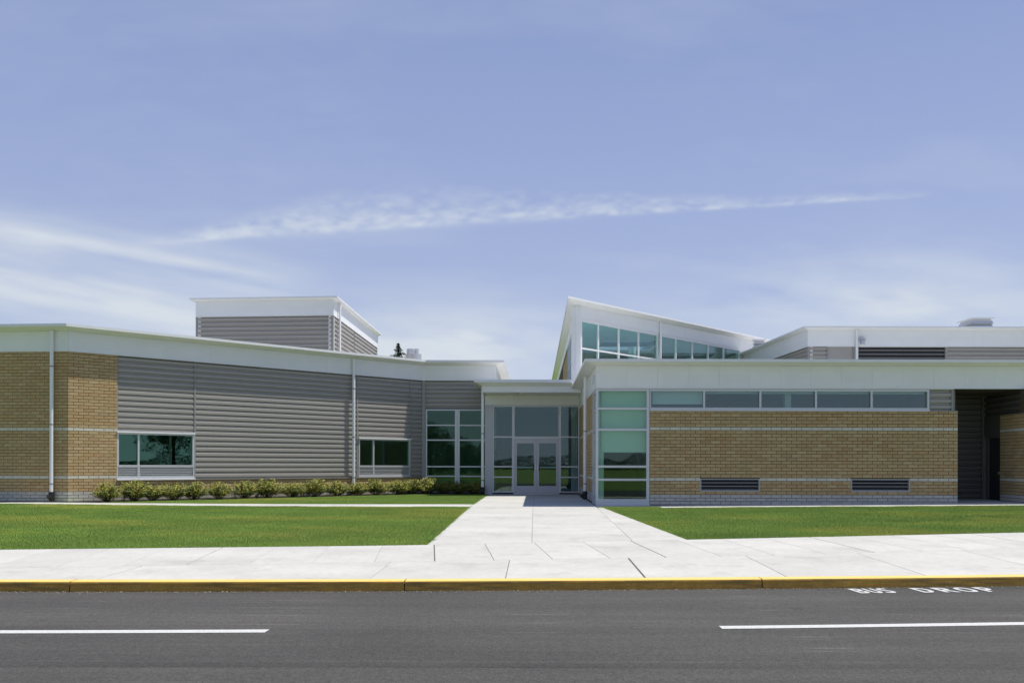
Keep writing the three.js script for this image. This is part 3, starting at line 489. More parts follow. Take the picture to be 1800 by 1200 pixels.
  // porch recess at the right end
  const WB = new Wall([12.5, 28.95], [14.9, 28.95]), WR = new Wall([14.65, 29.2], [14.65, 26.55]), WE = new Wall([14.65, 26.5], [24, 26.5]);
  wallBoxes(new MB(), WB, 0, 2.4, 0.28, 4.0, -0.3, -0.115).build('inner_wall', M.plaster_dim, t); ribs(WB, 0, 2.1, 0.3, 3.96, -0.105, 0.058, 3.275).build('cladding_panel', M.clad_shaded, t); new MB().box(WB, 2.1, 2.16, 0.3, 3.96, -0.1, 0).build('cover_strip', M.clad_shaded, t);
  slabPoly(t, 'porch_ceiling', [[12.72, 26.75], [24, 26.75], [24, 29.1], [12.72, 29.1]], 3.91, 3.95, M.dark_ceiling);
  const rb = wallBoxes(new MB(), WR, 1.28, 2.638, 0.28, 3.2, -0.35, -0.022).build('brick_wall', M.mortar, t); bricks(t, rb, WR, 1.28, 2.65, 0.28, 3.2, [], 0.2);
  wallBoxes(new MB(), WR, 0.2, 2.65, 3.2, 3.91, -0.35, -0.115).build('inner_wall', M.plaster_dim, t); ribs(WR, 0.2, 2.64, 3.22, 3.9, -0.105, 0.058, 3.275).build('cladding_panel', M.clad_shaded, t);
  new MB().box(WR, 0.2, 1.275, 2.56, 3.2, -0.35, -0.06).build('door_head', M.clad_shaded, t);
  { const d = sub(t, 'side_door', t); new MB().box(WR, 0.42, 1.22, 0.45, 2.5, -0.16, -0.11).build('leaf', M.dark_door, d); const f = new MB(); f.box(WR, 0.34, 0.415, 0.42, 2.56, -0.2, -0.05); f.box(WR, 1.225, 1.275, 0.42, 2.56, -0.2, -0.05); f.box(WR, 0.415, 1.225, 2.505, 2.56, -0.2, -0.052); f.build('frame', M.clad_shaded, d); new MB().box(WR, 1.08, 1.16, 1.35, 1.42, -0.11, -0.04).build('handle', M.galv, d); }
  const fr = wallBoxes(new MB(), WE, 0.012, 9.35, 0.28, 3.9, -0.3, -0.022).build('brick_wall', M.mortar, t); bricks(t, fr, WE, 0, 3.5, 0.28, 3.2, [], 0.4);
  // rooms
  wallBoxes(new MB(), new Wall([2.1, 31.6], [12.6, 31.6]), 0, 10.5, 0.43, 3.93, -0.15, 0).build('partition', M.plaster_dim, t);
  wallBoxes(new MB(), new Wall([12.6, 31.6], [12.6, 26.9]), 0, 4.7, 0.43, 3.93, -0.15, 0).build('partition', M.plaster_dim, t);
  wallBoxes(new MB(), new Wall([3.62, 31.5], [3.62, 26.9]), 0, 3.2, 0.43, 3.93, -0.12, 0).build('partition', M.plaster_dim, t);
  new MB().box(WF, 1.98, 2.1, 0.45, 3.9, -0.42, -0.3).build('column', M.blind, t); new MB().box(WF, 7.66, 7.84, 0.45, 3.9, -0.62, -0.44).build('column', M.blind, t);
  // roller blinds
  const blind = (P, a, b, v0, v1, w = -0.2) => { const g = sub(t, 'roller_blind', t); new MB().box(P, a, b, v0 + 0.022, v1, w - 0.003, w).build('cloth', M.blind, g); new MB().box(P, a, b, v0, v0 + 0.022, w - 0.012, w + 0.01).build('bottom_bar', M.alu, g); };
  blind(WF, 2.02, 3.42, 1.99, 3.9); blind(WF, 3.56, 5.08, 3.45, 3.9); for (const [a, b] of [[5.13, 6.77], [6.83, 8.44], [8.5, 10.12], [10.18, 11.8]]) blind(WF, a, b, 3.775, 3.9);
  // a table and two chairs in the corner room, dim behind the glass
  layBricks(t);
}
// ------------------------------------------------------------------ entrance between the wings
{
  const t = thing('entrance_vestibule', [0, 0.4, 36], 'glazed entrance with double doors under a low white canopy between two wings', 'building');
  const YF0 = 4.495, YF1 = 4.71, pts = [[-2.08, 37.42], [-2.08, 34.9], [1.46, 34.9]], D = new Wall([0, 36.6], [3, 36.6]), F = new Wall([-2.08, 34.9], [1.83, 34.9]);
  eave(t, pts, YF0, YF1, 0.3, 0.13, 0.1, 4);
  new MB().box(F, 3.54, 3.9, YF0 - 0.03, 4.6, -0.02, 0.01).build('fascia_end', M.white, t);
  slabPoly(t, 'roof', [[-1.6, 66], [-1.6, 37.45], [-2.08, 37.45], [-2.08, 34.9], [1.83, 34.9], [1.83, 37.6], [1.6, 37.9], [1.6, 66]], YF1 - 0.04, YF1 + 0.2, M.roof);
  slabPoly(t, 'canopy_ceiling', [[-2.05, 36.6], [-2.05, 34.93], [1.83, 34.93], [1.83, 36.6]], YF0 - 0.01, YF0 + 0.03, M.white);
  wallBoxes(new MB(), F, 0.02, 3.9, YF0 - 0.005, YF1, -0.15, -0.012).build('beam', M.plaster, t);
  for (const [a, b] of [[-2.06, -0.9], [-0.894, 0.3], [0.306, 1.835]]) new MB().box(D, a, b, 4.1, YF0 - 0.012, -0.12, -0.02).build('transom_panel', M.white, t);
  new MB().box(D, -2.06, 1.835, 4.065, 4.098, -0.12, 0.0).build('head_trim', M.alu, t);
  new MB().box(D, -2.06, -1.745, 0.40, 4.063, -0.15, -0.01).build('pier', M.alu_door, t);
  slabPoly(t, 'floor', [[-2.0, 43], [-2.0, 36.62], [1.8, 36.62], [1.8, 43]], 0.1, 0.425, M.carpet); slabPoly(t, 'lobby_ceiling', [[-1.6, 43], [-1.6, 36.7], [1.8, 36.7], [1.8, 43]], 4.07, 4.1, M.ceiling);
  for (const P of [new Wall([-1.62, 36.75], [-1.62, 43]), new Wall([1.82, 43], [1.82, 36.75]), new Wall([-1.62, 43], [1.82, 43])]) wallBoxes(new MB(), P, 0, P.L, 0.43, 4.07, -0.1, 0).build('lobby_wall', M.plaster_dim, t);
  const sk = { v0: 0.47, v1: 4.06, rails: [1.11, 1.54, 2.765], w: -0.02, fw: 0.05, mat: M.alu, glass: M.glassDoor, inner: M.glassInnerMid };
  windowUnit(t, D, { name: 'sidelight', u0: -1.74, u1: -0.89, ...sk }); windowUnit(t, D, { name: 'sidelight', u0: 1.03, u1: 1.84, ...sk });
  windowUnit(t, D, { name: 'transom_light', u0: -0.886, u1: 1.026, v0: 2.735, v1: 4.06, w: -0.02, fw: 0.05, mat: M.alu, glass: M.glassDoor, inner: M.glassInnerMid });
  const fr = new MB(); fr.box(D, -0.886, -0.85, 0.43, 2.733, -0.12, -0.022); fr.box(D, 0.99, 1.026, 0.43, 2.733, -0.12, -0.022); fr.box(D, -0.85, 0.99, 2.69, 2.733, -0.12, -0.024); fr.build('door_frame', M.alu, t);
  for (const s of [0, 1]) {
    const a = s ? 0.073 : -0.846, b = s ? 0.986 : 0.067, d = sub(t, 'door', t), f = new MB(), st = 0.105, y0 = 0.437, y1 = 2.686; const W = [-0.09, -0.045];
    f.box(D, a, a + st, y0, y1, ...W); f.box(D, b - st, b, y0, y1, ...W); f.box(D, a + st, b - st, y1 - 0.18, y1, W[0], W[1] - 0.001); f.box(D, a + st, b - st, y0, y0 + 0.31, W[0], W[1] - 0.001); f.build('leaf_frame', M.alu_door, d);
    new MB().quad(D.at(a + st - 0.01, y0 + 0.3, -0.068), D.at(b - st + 0.01, y0 + 0.3, -0.068), D.at(b - st + 0.01, y1 - 0.17, -0.068), D.at(a + st - 0.01, y1 - 0.17, -0.068)).build('pane', M.glassDoor, d);
    new MB().quad(D.at(a + st - 0.01, y0 + 0.3, -0.082), D.at(b - st + 0.01, y0 + 0.3, -0.082), D.at(b - st + 0.01, y1 - 0.17, -0.082), D.at(a + st - 0.01, y1 - 0.17, -0.082)).build('inner_pane', M.glassInnerMid, d);
    new MB().box(D, a + 0.05, b - 0.05, 1.485, 1.535, -0.17, -0.13).build('push_bar', M.galv, d);
    const h = s ? a + 0.03 : b - 0.03, sg = s ? 1 : -1, hm = new MB(); const u = (k) => h + sg * k, o = (p, q) => [Math.min(p, q), Math.max(p, q)];
    hm.box(D, ...o(u(0), u(0.05)), 1.39, 1.63, -0.044, -0.036); hm.build('handle_plate', M.galv, d);
    const hp = new MB(); hp.box(D, ...o(u(0.06), u(0.092)), 1.38, 1.64, 0.0, 0.028); hp.box(D, ...o(u(0.062), u(0.09)), 1.385, 1.41, -0.045, 0.0); hp.box(D, ...o(u(0.062), u(0.09)), 1.61, 1.635, -0.045, 0.0); hp.build('pull_handle', M.black, d);
  }
  new MB().box(D, -0.85, 0.99, 0.40, 0.43, -0.12, 0.02).build('threshold', M.galv, t);
  downpipe(t, new Wall([-2.08, 34.9], [3, 34.9]), 0.005, -0.35, 0.43, YF1 - 0.1, [2.85, 1.0]);
  new MB().box(new Wall([-2.08, 34.9], [3, 34.9]), 1.45, 1.63, YF0 - 0.06, YF0 - 0.01, -0.9, -0.72).build('ceiling_lamp', M.galv, t);
}
// ------------------------------------------------------------------ tall hall with clerestory glass
{
  const t = thing('clerestory_hall', [4, 0.4, 46], 'tall hall with slanting row of green clerestory windows under a white roof', 'building');
  const A = [1.75, 38], E = [1.75 + 16.5 * 0.682, 38 + 16.5 * 0.7314], pts = [[1.75, 75], A, E, [13.0, 75]], YF0 = 7.955, YF1 = 8.46, WF = new Wall(A, E), WL = new Wall(pts[0], A), WR = new Wall(E, pts[3]);
  eave(t, pts, YF0, YF1, 0.37, 0.14, 0.07, 3.0); const light = [[3.4, 6.4, 45, 49], [7.2, 10.4, 50.5, 55], [3.4, 6.4, 51, 55]]; slabPoly(t, 'roof', pts, YF1 - 0.05, YF1 + 0.16, M.roof, light); slabPoly(t, 'ceiling', [[2.1, 74.8], [2.1, 38.9], [12.6, 50.3], [12.6, 74.8]], YF0 - 0.02, YF0 + 0.05, M.white, light);
  for (const [a, b, c, d] of light) new MB().quad([a, YF1 + 0.1, c], [b, YF1 + 0.1, c], [b, YF1 + 0.1, d], [a, YF1 + 0.1, d]).build('added_skylight', M.glassInnerClear, t);  // unseen roof openings, added to let sun brighten the hall behind its glass
  slabPoly(t, 'floor', pts, 0.1, 0.43, M.hall_floor);
  wallBoxes(new MB(), WF, -0.004, 16.5, 0.3, YF1 - 0.06, -0.25, -0.012, [[0.36, 13.72, 5.2, 7.9]]).build('front_wall', M.white, t);
  wallBoxes(new MB(), WL, 0, 27.2, 0.3, YF1 - 0.06, -0.25, -0.022).build('side_wall', M.mortar, t); wallBoxes(new MB(), WL, 27.2, 36.99, 0.3, YF1 - 0.06, -0.2, -0.012, [[27.2, 36.7, 5.0, 7.9]]).build('side_wall', M.white, t);
  bricks(t, t, WL, 20, 27.1, 5.2, 7.7, [], 0, 'tan');
  wallBoxes(new MB(), WR, 0, WR.L, 0.3, YF1 - 0.06, -0.25, -0.012).build('end_wall', M.white, t);
  wallBoxes(new MB(), new Wall([1.75, 74.9], [13, 74.9]), 0, 11.25, 0.3, YF1 - 0.06, -0.25, -0.012).build('back_wall', M.plaster, t);
  wallBoxes(new MB(), new Wall([1.9, 62], [12.9, 62]), 0, 11, 0.43, 7.9, -0.2, 0).build('partition', M.plaster, t);
  windowUnit(t, WF, { name: 'clerestory_window', u0: 0.36, u1: 6.08, v0: 5.2, v1: 7.9, cols: [1.554, 3.028, 4.542], rails: [6.655], w: -0.0, fw: 0.06, mw: 0.07, ft: 0.1, glass: M.glassHall, mat: M.trim });
  windowUnit(t, WF, { name: 'clerestory_window', u0: 6.2, u1: 13.72, v0: 5.2, v1: 7.9, cols: [7.61, 9.077, 10.565, 12.097], rails: [6.655], w: -0.0, fw: 0.06, mw: 0.07, ft: 0.1, glass: M.glassHall, mat: M.trim });
  windowUnit(t, WL, { name: 'clerestory_window', u0: 27.2, u1: 36.7, v0: 5.0, v1: 7.9, cols: [28.8, 30.4, 32.0, 33.6, 35.2], rails: [6.655], w: -0.0, fw: 0.06, mw: 0.07, ft: 0.1, glass: M.glassHall });
  downpipe(t, WF, 6.14, 0.1, 4.75, YF1 + 0.02, [], false, 0.05);
  for (const [x, z] of [[5.2, 47.5], [9.2, 52.5]]) { const m = shade(new THREE.Mesh(new THREE.CylinderGeometry(0.2, 0.2, 7.5, 20), M.blind)); m.name = 'column'; m.position.set(x, 0.43 + 3.75, -z).sub(t.base); t.add(m); }
  layBricks(t, 120);
}
// ------------------------------------------------------------------ block behind the right wing
{
  const t = thing('rear_block', [20, 4.7, 46], 'flat white-topped block with grey louvers behind the right wing roof', 'building');
  const pts = [[9.2, 79], [12, 39], [34, 39]], YF0 = 6.865, YF1 = 7.555, WF = new Wall(pts[1], pts[2]), WL = new Wall(pts[0], pts[1]);
  eave(t, pts, YF0, YF1, 0.25, 0.09, 0.06, 8); slabPoly(t, 'roof', [...pts, [34, 79]], YF1 - 0.05, YF1 + 0.1, M.roof);
  wallBoxes(new MB(), WF, 0.05, 22, 4.72, YF1 - 0.06, -0.25, -0.115).build('inner_wall', M.plaster, t); wallBoxes(new MB(), WL, 0, WL.L - 0.05, 0.3, YF1 - 0.06, -0.25, -0.115).build('inner_wall', M.plaster, t);
  const q = (P, a, b) => ribs(P, a, b, 4.72, YF0, -0.105, 0.058, YF0 - 0.03).build('cladding_panel', M.clad, t);
  q(WF, 0.08, 0.86); q(WF, 6.2, 22); q(WL, 0, WL.L - 0.06);
  new MB().box(WF, 0.0, 0.08, 4.72, YF0, -0.1, -0.02).build('cover_strip', M.clad_trim, t); new MB().box(WF, 0.86, 0.94, 4.72, YF0, -0.1, -0.03).build('cover_strip', M.clad_trim, t); new MB().box(WF, 0.945, 1.98, 4.72, YF0, -0.1, -0.05).build('flat_panel', M.clad, t); new MB().box(WF, 1.985, 2.06, 4.72, YF0, -0.1, -0.03).build('cover_strip', M.clad_trim, t); new MB().box(WF, 6.1, 6.19, 4.72, YF0, -0.1, -0.03).build('cover_strip', M.clad_trim, t);
  louver(t, WF, 2.2, 6.1, 4.75, YF0 - 0.01, 12, M.clad, 'louver', -0.02, 0.05, M.black);
  downpipe(t, WF, 2.125, 0.09, 4.75, YF1 + 0.02, [], false, 0.055);
  const lamp = sub(t, 'wall_lamp', t), c = WF.at(2.36, 7.13, 0.1); const dome = shade(new THREE.Mesh(new THREE.SphereGeometry(0.13, 18, 10, 0, Math.PI * 2, 0, Math.PI / 2), M.galv)); dome.name = 'hood'; dome.position.set(c[0], c[1], -c[2]).sub(t.base); lamp.add(dome); const stem = shade(new THREE.Mesh(new THREE.CylinderGeometry(0.07, 0.1, 0.2, 14), M.galv)); stem.name = 'globe'; stem.position.copy(dome.position).add(new THREE.Vector3(0.02, -0.1, 0)); lamp.add(stem);
}
// ------------------------------------------------------------------ roof ventilators
function louverBox(name, X, z, y0, y1, w, dpt, label, rings) {
  const t = thing(name, [X, y0, z], label, 'ventilator', 'ventilators on the roofs'), P = new Wall([X - w / 2, z - dpt / 2], [X + w / 2, z - dpt / 2]);
  new MB().box(P, 0.1, w - 0.1, y0, y1 - 0.04, -dpt + 0.1, -0.1).build('curb', M.galv, t);
  const h = (y1 - y0 - 0.06) / (rings + 1.2);
  for (let i = 0; i < rings; i++) { const a = y1 - 0.06 - (i + 1) * h, m = new MB(), e = 0.0, q = (u, v, ww) => P.at(u, v, ww); // sloping blades round the box
    const out = [[0, 0], [w, 0], [w, -dpt], [0, -dpt]], inn = [[0.09, -0.09], [w - 0.09, -0.09], [w - 0.09, -dpt + 0.09], [0.09, -dpt + 0.09]];
    for (let k = 0; k < 4; k++) { const j = (k + 1) % 4; m.quad(q(out[k][0], a, out[k][1]), q(out[j][0], a, out[j][1]), q(inn[j][0], a + h * 0.8, inn[j][1]), q(inn[k][0], a + h * 0.8, inn[k][1])); m.quad(q(out[k][0], a - 0.02, out[k][1]), q(out[j][0], a - 0.02, out[j][1]), q(out[j][0], a, out[j][1]), q(out[k][0], a, out[k][1])); }
    m.build('blade', M.galv, t); }
  new MB().box(P, -0.02, w + 0.02, y1 - 0.06, y1, -dpt - 0.02, 0.02).build('cap', M.trim, t);
}
louverBox('roof_ventilator', 22.35, 45, 7.63, 9.02, 1.12, 1.5, 'wide louvered ventilator on the flat roof at far right', 5);
louverBox('roof_ventilator', 11.95, 47.3, 7.63, 8.31, 0.58, 0.6, 'small louvered ventilator in front of the hall roof edge', 3);
{
  const t = thing('exhaust_stack', [-5.75, 5.9, 42], 'two short metal exhaust drums on the left wing roof', 'exhaust fan', 'ventilators on the roofs');
  const cyl = (r0, r1, h, x, y, z, n) => { const m = shade(new THREE.Mesh(new THREE.CylinderGeometry(r0, r1, h, 24), M.galv)); m.name = n; m.position.set(x, y + h / 2, z); t.add(m); };
  cyl(0.32, 0.33, 0.92, -0.06, 0, 0, 'drum'); cyl(0.2, 0.21, 0.26, -0.12, 0.92, 0, 'hood'); cyl(0.24, 0.25, 0.9, 0.17, 0, 0.3, 'drum'); cyl(0.1, 0.11, 0.25, 0.19, 0.9, 0.3, 'pipe');
  const b = thing('roof_hatch', [-5.05, 5.9, 42], 'low metal hood beside the exhaust drums on the left roof', 'vent hood', 'ventilators on the roofs'), P = new Wall([-5.3, 41.8], [-4.75, 41.8]); new MB().box(P, 0, 0.55, 5.9, 6.42, -0.5, 0).build('box', M.galv, b); new MB().box(P, -0.03, 0.58, 6.42, 6.47, -0.53, 0.03).build('lid', M.trim, b);
}
// ------------------------------------------------------------------ planting
const bed = sheet('planting_bed', -14.4, -2.1, (x) => Math.min(28.0 + (x + 14.4) * 0.945 - 1.25 + 0.3 * Math.exp(-((x + 14.4) ** 2)), 35.9), (x) => Math.min(28.35 + (x + 14.4) * 0.945, 37.45), 40, 3, -0.008, M.mulch);
function shrubGeo(seed) {
  const r = rng(seed), p = [], c = [], nrm = new THREE.Vector3(), a = new THREE.Vector3(), b = new THREE.Vector3(), ctr = new THREE.Vector3(), stems = [];
  const N = 110;
  for (let s = 0; s < N; s++) {
    const th = r() * 6.283, ph = Math.acos(1 - r() * 1.02), L = 0.30 * (0.78 + 0.42 * r()), dx = Math.sin(ph) * Math.cos(th) * 1.08, dy = Math.cos(ph) * 1.18 + 0.12, dz = Math.sin(ph) * Math.sin(th) * 1.08;
    const tip = new THREE.Vector3(dx * L, 0.2 + dy * L * 1.02, dz * L); stems.push([dx * 0.05, 0.02, dz * 0.05, tip.x, tip.y, tip.z]);
    const nl = 30, hue = r();
    for (let k = 0; k < nl; k++) {
      const t = 0.3 + 0.75 * Math.pow(r(), 0.7); ctr.set(tip.x * t + (r() - 0.5) * 0.09, 0.05 + (tip.y - 0.05) * t + (r() - 0.5) * 0.08, tip.z * t + (r() - 0.5) * 0.09); if (ctr.y < 0.03) ctr.y = 0.03 + r() * 0.05;
      nrm.set(r() - 0.5, r() * 0.9 + 0.15, r() - 0.5).normalize(); a.set(r() - 0.5, r() - 0.5, r() - 0.5).cross(nrm).normalize(); b.crossVectors(nrm, a);
      const l = 0.018 + 0.016 * r(), w = l * 0.42, q = [[-l, 0], [0, w], [l, 0], [0, -w]].map(([u, v]) => [ctr.x + a.x * u + b.x * v, ctr.y + a.y * u + b.y * v, ctr.z + a.z * u + b.z * v]);
      p.push(...q[0], ...q[1], ...q[2], ...q[0], ...q[2], ...q[3]);
      const j = 0.75 + 0.5 * r(), young = hue > 0.25 ? 1 : 0, col = young ? [0.37 * j, 0.37 * j, 0.045 * j] : [0.13 * j, 0.21 * j, 0.035 * j]; for (let i = 0; i < 6; i++) c.push(...col);
    }
  }
  const g = new THREE.BufferGeometry(); g.setAttribute('position', new THREE.Float32BufferAttribute(p, 3)); g.setAttribute('color', new THREE.Float32BufferAttribute(c, 3)); g.computeVertexNormals();
  const sg = mergeGeometries(stems.filter((_, i) => i % 3 === 0).map(([x0, y0, z0, x1, y1, z1]) => new THREE.TubeGeometry(new THREE.LineCurve3(new THREE.Vector3(x0, y0, z0), new THREE.Vector3(x1, y1, z1)), 1, 0.005, 4)));
  return [g, sg];
}
{
  const kinds = [11, 23, 37, 41, 59].map(shrubGeo), WS = new Wall(P1, P2), ord = ['first', 'second', 'third', 'fourth', 'fifth', 'sixth', 'seventh', 'eighth', 'ninth', 'tenth', 'eleventh', 'twelfth', 'thirteenth', 'fourteenth', 'fifteenth', 'sixteenth', 'seventeenth', 'eighteenth', 'nineteenth', 'twentieth'];
  // bearing in the row (px / 1560 from straight ahead), height, width
  const row = [[188, 0.72, 0.78], [236, 0.80, 0.86], [268, 0.62, 0.7], [303, 0.70, 0.84], [341, 0.70, 0.82], [384, 0.68, 0.82], [430, 0.72, 0.86], [470, 0.80, 0.98], [512, 0.68, 0.8], [553, 0.76, 0.98], [591, 0.66, 0.9], [628, 0.62, 0.8], [661, 0.74, 0.9], [697, 0.72, 0.88], [724, 0.7, 0.86], [751, 0.76, 1.0], [779, 0.62, 0.9], [806, 0.62, 0.85], [832, 0.62, 0.85]];
  row.forEach(([px, h, w], i) => {
    const k = (px - 940) / 1560; let z;
    if (px < 735) { const A = WS.at(0, 0, 0.62); z = (A[2] * WS.U[0] - A[0] * WS.U[1]) / (WS.U[0] - k * WS.U[1]); } else z = 36.55 - (i % 2) * 0.15;
    const X = k * z, dark = px > 770;
    const t = thing('shrub', [X, G(X, z) - 0.02, z], dark ? `${['left one', 'middle one', 'right one'][i - 16]} of three shaded shrubs below the tall entrance-side windows` : `${ord[i]} yellow-green shrub from the brick corner along the metal wall`, 'shrub', 'shrubs along the left wing');
    const [g, s] = kinds[i % 5], f = shade(new THREE.Mesh(g, M.leafShrub)); f.name = 'foliage'; const st = shade(new THREE.Mesh(s, M.bark)); st.name = 'stems'; t.add(f, st);
    t.scale.set(w * 1.78, h * 1.4, w * 1.6); t.rotation.y = i * 2.4;
  });
}
// lawn blades
{
  const blade = (r) => { const mb = []; for (let i = 0; i < 18; i++) { const a = r() * 6.283, o = [(r() - 0.5) * 0.1, (r() - 0.5) * 0.1], h = 0.027 + 0.014 * r(), w = 0.0032 + 0.0016 * r(), l = 0.012 + 0.022 * r(), ca = Math.cos(a), sa = Math.sin(a); mb.push(o[0] - sa * w, 0, o[1] + ca * w, o[0] + sa * w, 0, o[1] - ca * w, o[0] + ca * l, h, o[1] + sa * l); } const g = new THREE.BufferGeometry(); g.setAttribute('position', new THREE.Float32BufferAttribute(mb, 3)); g.computeVertexNormals(); return g; };
  const wallLine = (x) => x < -14.4 ? 99 : Math.min(28.0 + (x + 14.4) * 0.945 - 1.22, 35.95);
  const inL = (x, z) => x < XL - 0.015 && z > B(x) + 0.012 && ((z < pathF(x) - 0.01) || (z > pathB(x) + 0.01 && x > -13.6 && z < wallLine(x))), inR = (x, z) => x > 1.9 && z > B(x) + 0.03 && z < (x < 3.6 ? 25.93 : 25.45) && x > FL(z) + 0.03;
  const r = rng(99), spots = [], colr = [];
  const tryAdd = (x, z) => {
    const n = fbm(x * 0.42 + 7, z * 0.75 + 3, 4), n2 = fbm(x * 2.1, z * 3.2 + 50, 3), dry = sstep(0.42, 0.75, n) * 0.8 + 0.3 * sstep(0.5, 0.8, n2), j = (0.95 + 0.1 * r()) * (0.82 + 0.36 * fbm(x * 0.7 + 60, z * 1.1, 3));
    spots.push([x, z]); colr.push([lerp(0.175, 0.30, dry) * j, lerp(0.285, 0.34, dry) * j, lerp(0.039, 0.052, dry) * j]);
  };
  for (let i = 0; i < 900000 && spots.length < 360000; i++) { const left = r() < 0.6, x = left ? -20 + 18.2 * r() : 1.9 + 15.5 * r(), z = 14.2 + (left ? 21.8 : 11.9) * r(); if (Math.abs(x / z) > 0.64) continue; if (left ? inL(x, z) : inR(x, z)) tryAdd(x, z); }
  const geo = mergeGeometries([blade(r)]), m = new THREE.InstancedMesh(geo, M.blade, spots.length), q = new THREE.Quaternion(), up = new THREE.Vector3(0, 1, 0), mat = new THREE.Matrix4(), col = new THREE.Color();
  spots.forEach(([x, z], i) => { const s = 0.8 + 0.5 * r(); q.setFromAxisAngle(up, r() * 6.283); mat.compose(new THREE.Vector3(x, G(x, z) - 0.024, -z), q, new THREE.Vector3(s * 1.15, s * (0.8 + 0.4 * fbm(x * 1.3, z * 1.3, 2)), s * 1.15)); m.setMatrixAt(i, mat); col.setRGB(...colr[i]); m.setColorAt(i, col); });
  m.name = 'lawn_grass'; shade(m); tagIt(m, 'mown green lawn on both sides of the entrance walk', 'grass', null, 'stuff'); scene.add(m);
}
// ------------------------------------------------------------------ trees
function conifer(X, z, h, label) {
  const t = thing('conifer_tree', [X, 0.4, z], label, 'tree'), r = rng(5), p = [], c = [];
  const trunk = shade(new THREE.Mesh(new THREE.CylinderGeometry(0.03, h * 0.02, h * 0.99, 8), M.bark)); trunk.name = 'trunk'; trunk.position.y = h * 0.495; t.add(trunk);
  for (let y = h; y > h * 0.55; y -= 0.012 + 0.012 * r()) {
    const f = (h - y) / h, rad = (0.06 + h * 0.78 * f) * (0.4 + 0.65 * r()), a = r() * 6.283, n = 10 + Math.floor(rad * 16);
    for (let k = 0; k < n; k++) { const s = Math.pow(r(), 0.7), aa = a + (r() - 0.5) * 0.5 * (1 - s * 0.5), x = Math.cos(aa) * rad * s, zz = Math.sin(aa) * rad * s, yy = y - rad * s * 0.28 + (r() - 0.5) * 0.12 + (s > 0.85 ? 0.06 : 0), l = 0.1 + 0.12 * r(), th = r() * 6.283, w = 0.07; p.push(x, yy, zz, x + Math.cos(th) * l, yy - 0.03 - 0.05 * r(), zz + Math.sin(th) * l, x + Math.cos(th + 1) * w, yy + 0.06 * r(), zz + Math.sin(th + 1) * w); const j = 0.6 + 0.8 * r(); for (let i = 0; i < 3; i++) c.push(0.03 * j, 0.052 * j, 0.03 * j); }
  }
  const g = new THREE.BufferGeometry(); g.setAttribute('position', new THREE.Float32BufferAttribute(p, 3)); g.setAttribute('color', new THREE.Float32BufferAttribute(c, 3)); g.computeVertexNormals(); const m = shade(new THREE.Mesh(g, M.leafTree)); m.name = 'crown'; t.add(m);
}
conifer(-13.9, 90, 13.5, 'dark conifer tip showing above the left wing roof');
// what the glass mirrors: trees and a lamp post standing across the road, behind the camera
function broadleaf(seed, low = false) {
  const r = rng(seed), p = [], c = [], blobs = []; for (let i = 0; i < (low ? 44 : 22); i++) { const a = r() * 6.283, q = Math.sqrt(r()) * 2.6; blobs.push([Math.cos(a) * q, low ? 0.7 + r() * (6.6 - q * 0.9) : 4.2 + r() * 4.2 - q * 0.35, Math.sin(a) * q, 0.8 + r() * 0.8]); }
  for (const [bx, by, bz, br] of blobs) for (let k = 0; k < 260; k++) { const u = r() * 2 - 1, a = r() * 6.283, s = Math.sqrt(1 - u * u), d = br * Math.cbrt(0.3 + 0.7 * r()), x = bx + s * Math.cos(a) * d, y = by + u * d, z = bz + s * Math.sin(a) * d, l = 0.10 + 0.1 * r(), v = () => (r() - 0.5) * 2 * l; p.push(x + v(), y + v(), z + v(), x + v(), y + v(), z + v(), x + v(), y + v(), z + v()); const j = 0.6 + 0.8 * r(); for (let i = 0; i < 3; i++) c.push(0.055 * j, 0.095 * j, 0.028 * j); }
  const g = new THREE.BufferGeometry(); g.setAttribute('position', new THREE.Float32BufferAttribute(p, 3)); g.setAttribute('color', new THREE.Float32BufferAttribute(c, 3)); g.computeVertexNormals();
  const trunk = mergeGeometries([new THREE.CylinderGeometry(0.12, 0.24, 4.8, 10).translate(0, 2.4, 0), ...[0, 2.1, 4.2].map((a) => new THREE.CylinderGeometry(0.04, 0.1, 2.6, 7).rotateZ(0.6).rotateY(a).translate(-Math.sin(0.6) * 1.2 * Math.cos(a), 5, Math.sin(0.6) * 1.2 * Math.sin(a)))]);
  return [g, trunk];
}
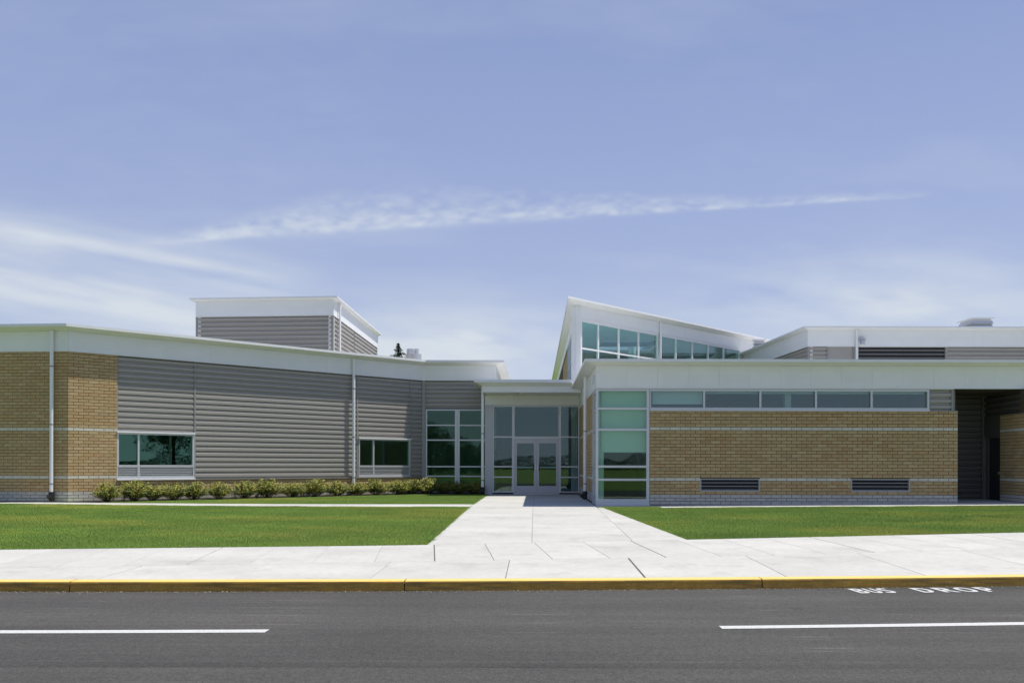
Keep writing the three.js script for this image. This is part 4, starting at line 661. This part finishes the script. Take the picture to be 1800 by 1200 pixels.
{
  const kinds = [broadleaf(3), broadleaf(8), broadleaf(15, true)];
  [[-14.2, -46, 0.98, 'tallest bushy tree mirrored in the windows left of the doors'], [-10.3, -46, 0.72, 'middle bushy tree of the clump across the road'], [-7.3, -47, 0.62, 'smallest bushy tree at the right of the clump'], [50, 0.5, 1.0, 'leafy tree mirrored in the left low window'], [21, -62, 0.8, 'smaller leafy tree standing across the road on the right'], [-38, -70, 0.9, 'leafy tree standing far across the road on the left']].forEach(([x, z, s, label], i) => {
    const t = thing('broadleaf_tree', [x, 0, z], label, 'tree', 'trees across the road'); const [g, tr] = kinds[i < 3 ? 2 : i % 2], a = shade(new THREE.Mesh(g, M.leafTree)), b = shade(new THREE.Mesh(tr, M.bark)); a.name = 'crown'; b.name = 'trunk'; t.add(a, b); t.scale.setScalar(s); t.rotation.y = i;
  });
  const r = rng(77), p = [], c = [];                                  // the far wood, one dark mass on the horizon
  for (let i = 0; i < 150000; i++) { const a = -0.25 + r() * 3.64, d = 235 + 18 * r(); const x = Math.cos(a) * d, z = Math.sin(a) * d; const top = 1.2 + 6 * fbm(a * 22, 3, 5), y = r() * top, l = 0.42, v = () => (r() - 0.5) * 2 * l; p.push(x + v(), y + v() * 0.6, z + v(), x + v(), y + v() * 0.6, z + v(), x + v(), y + v() * 0.6, z + v()); const j = 0.6 + 0.8 * r(); for (let k = 0; k < 3; k++) c.push(0.05 * j, 0.075 * j, 0.035 * j); }
  const g = new THREE.BufferGeometry(); g.setAttribute('position', new THREE.Float32BufferAttribute(p, 3)); g.setAttribute('color', new THREE.Float32BufferAttribute(c, 3)); g.computeVertexNormals(); const m = shade(new THREE.Mesh(g, M.leafTree)); m.name = 'far_woodland'; tagIt(m, 'low dark woodland on the horizon across the road', 'woodland', null, 'stuff'); scene.add(m);
  const t = thing('lamp_post', [42, 0, 4], 'slim lamp post across the road mirrored in the left low window', 'lamp post'); const pole = shade(new THREE.Mesh(new THREE.CylinderGeometry(0.07, 0.11, 7, 10), M.galv)); pole.name = 'pole'; pole.position.y = 3.5; const head = shade(new THREE.Mesh(new THREE.BoxGeometry(0.9, 0.12, 0.3), M.galv)); head.name = 'lamp_head'; head.position.set(0.4, 7, 0); t.add(pole, head);
}
renderer.render(scene, camera);
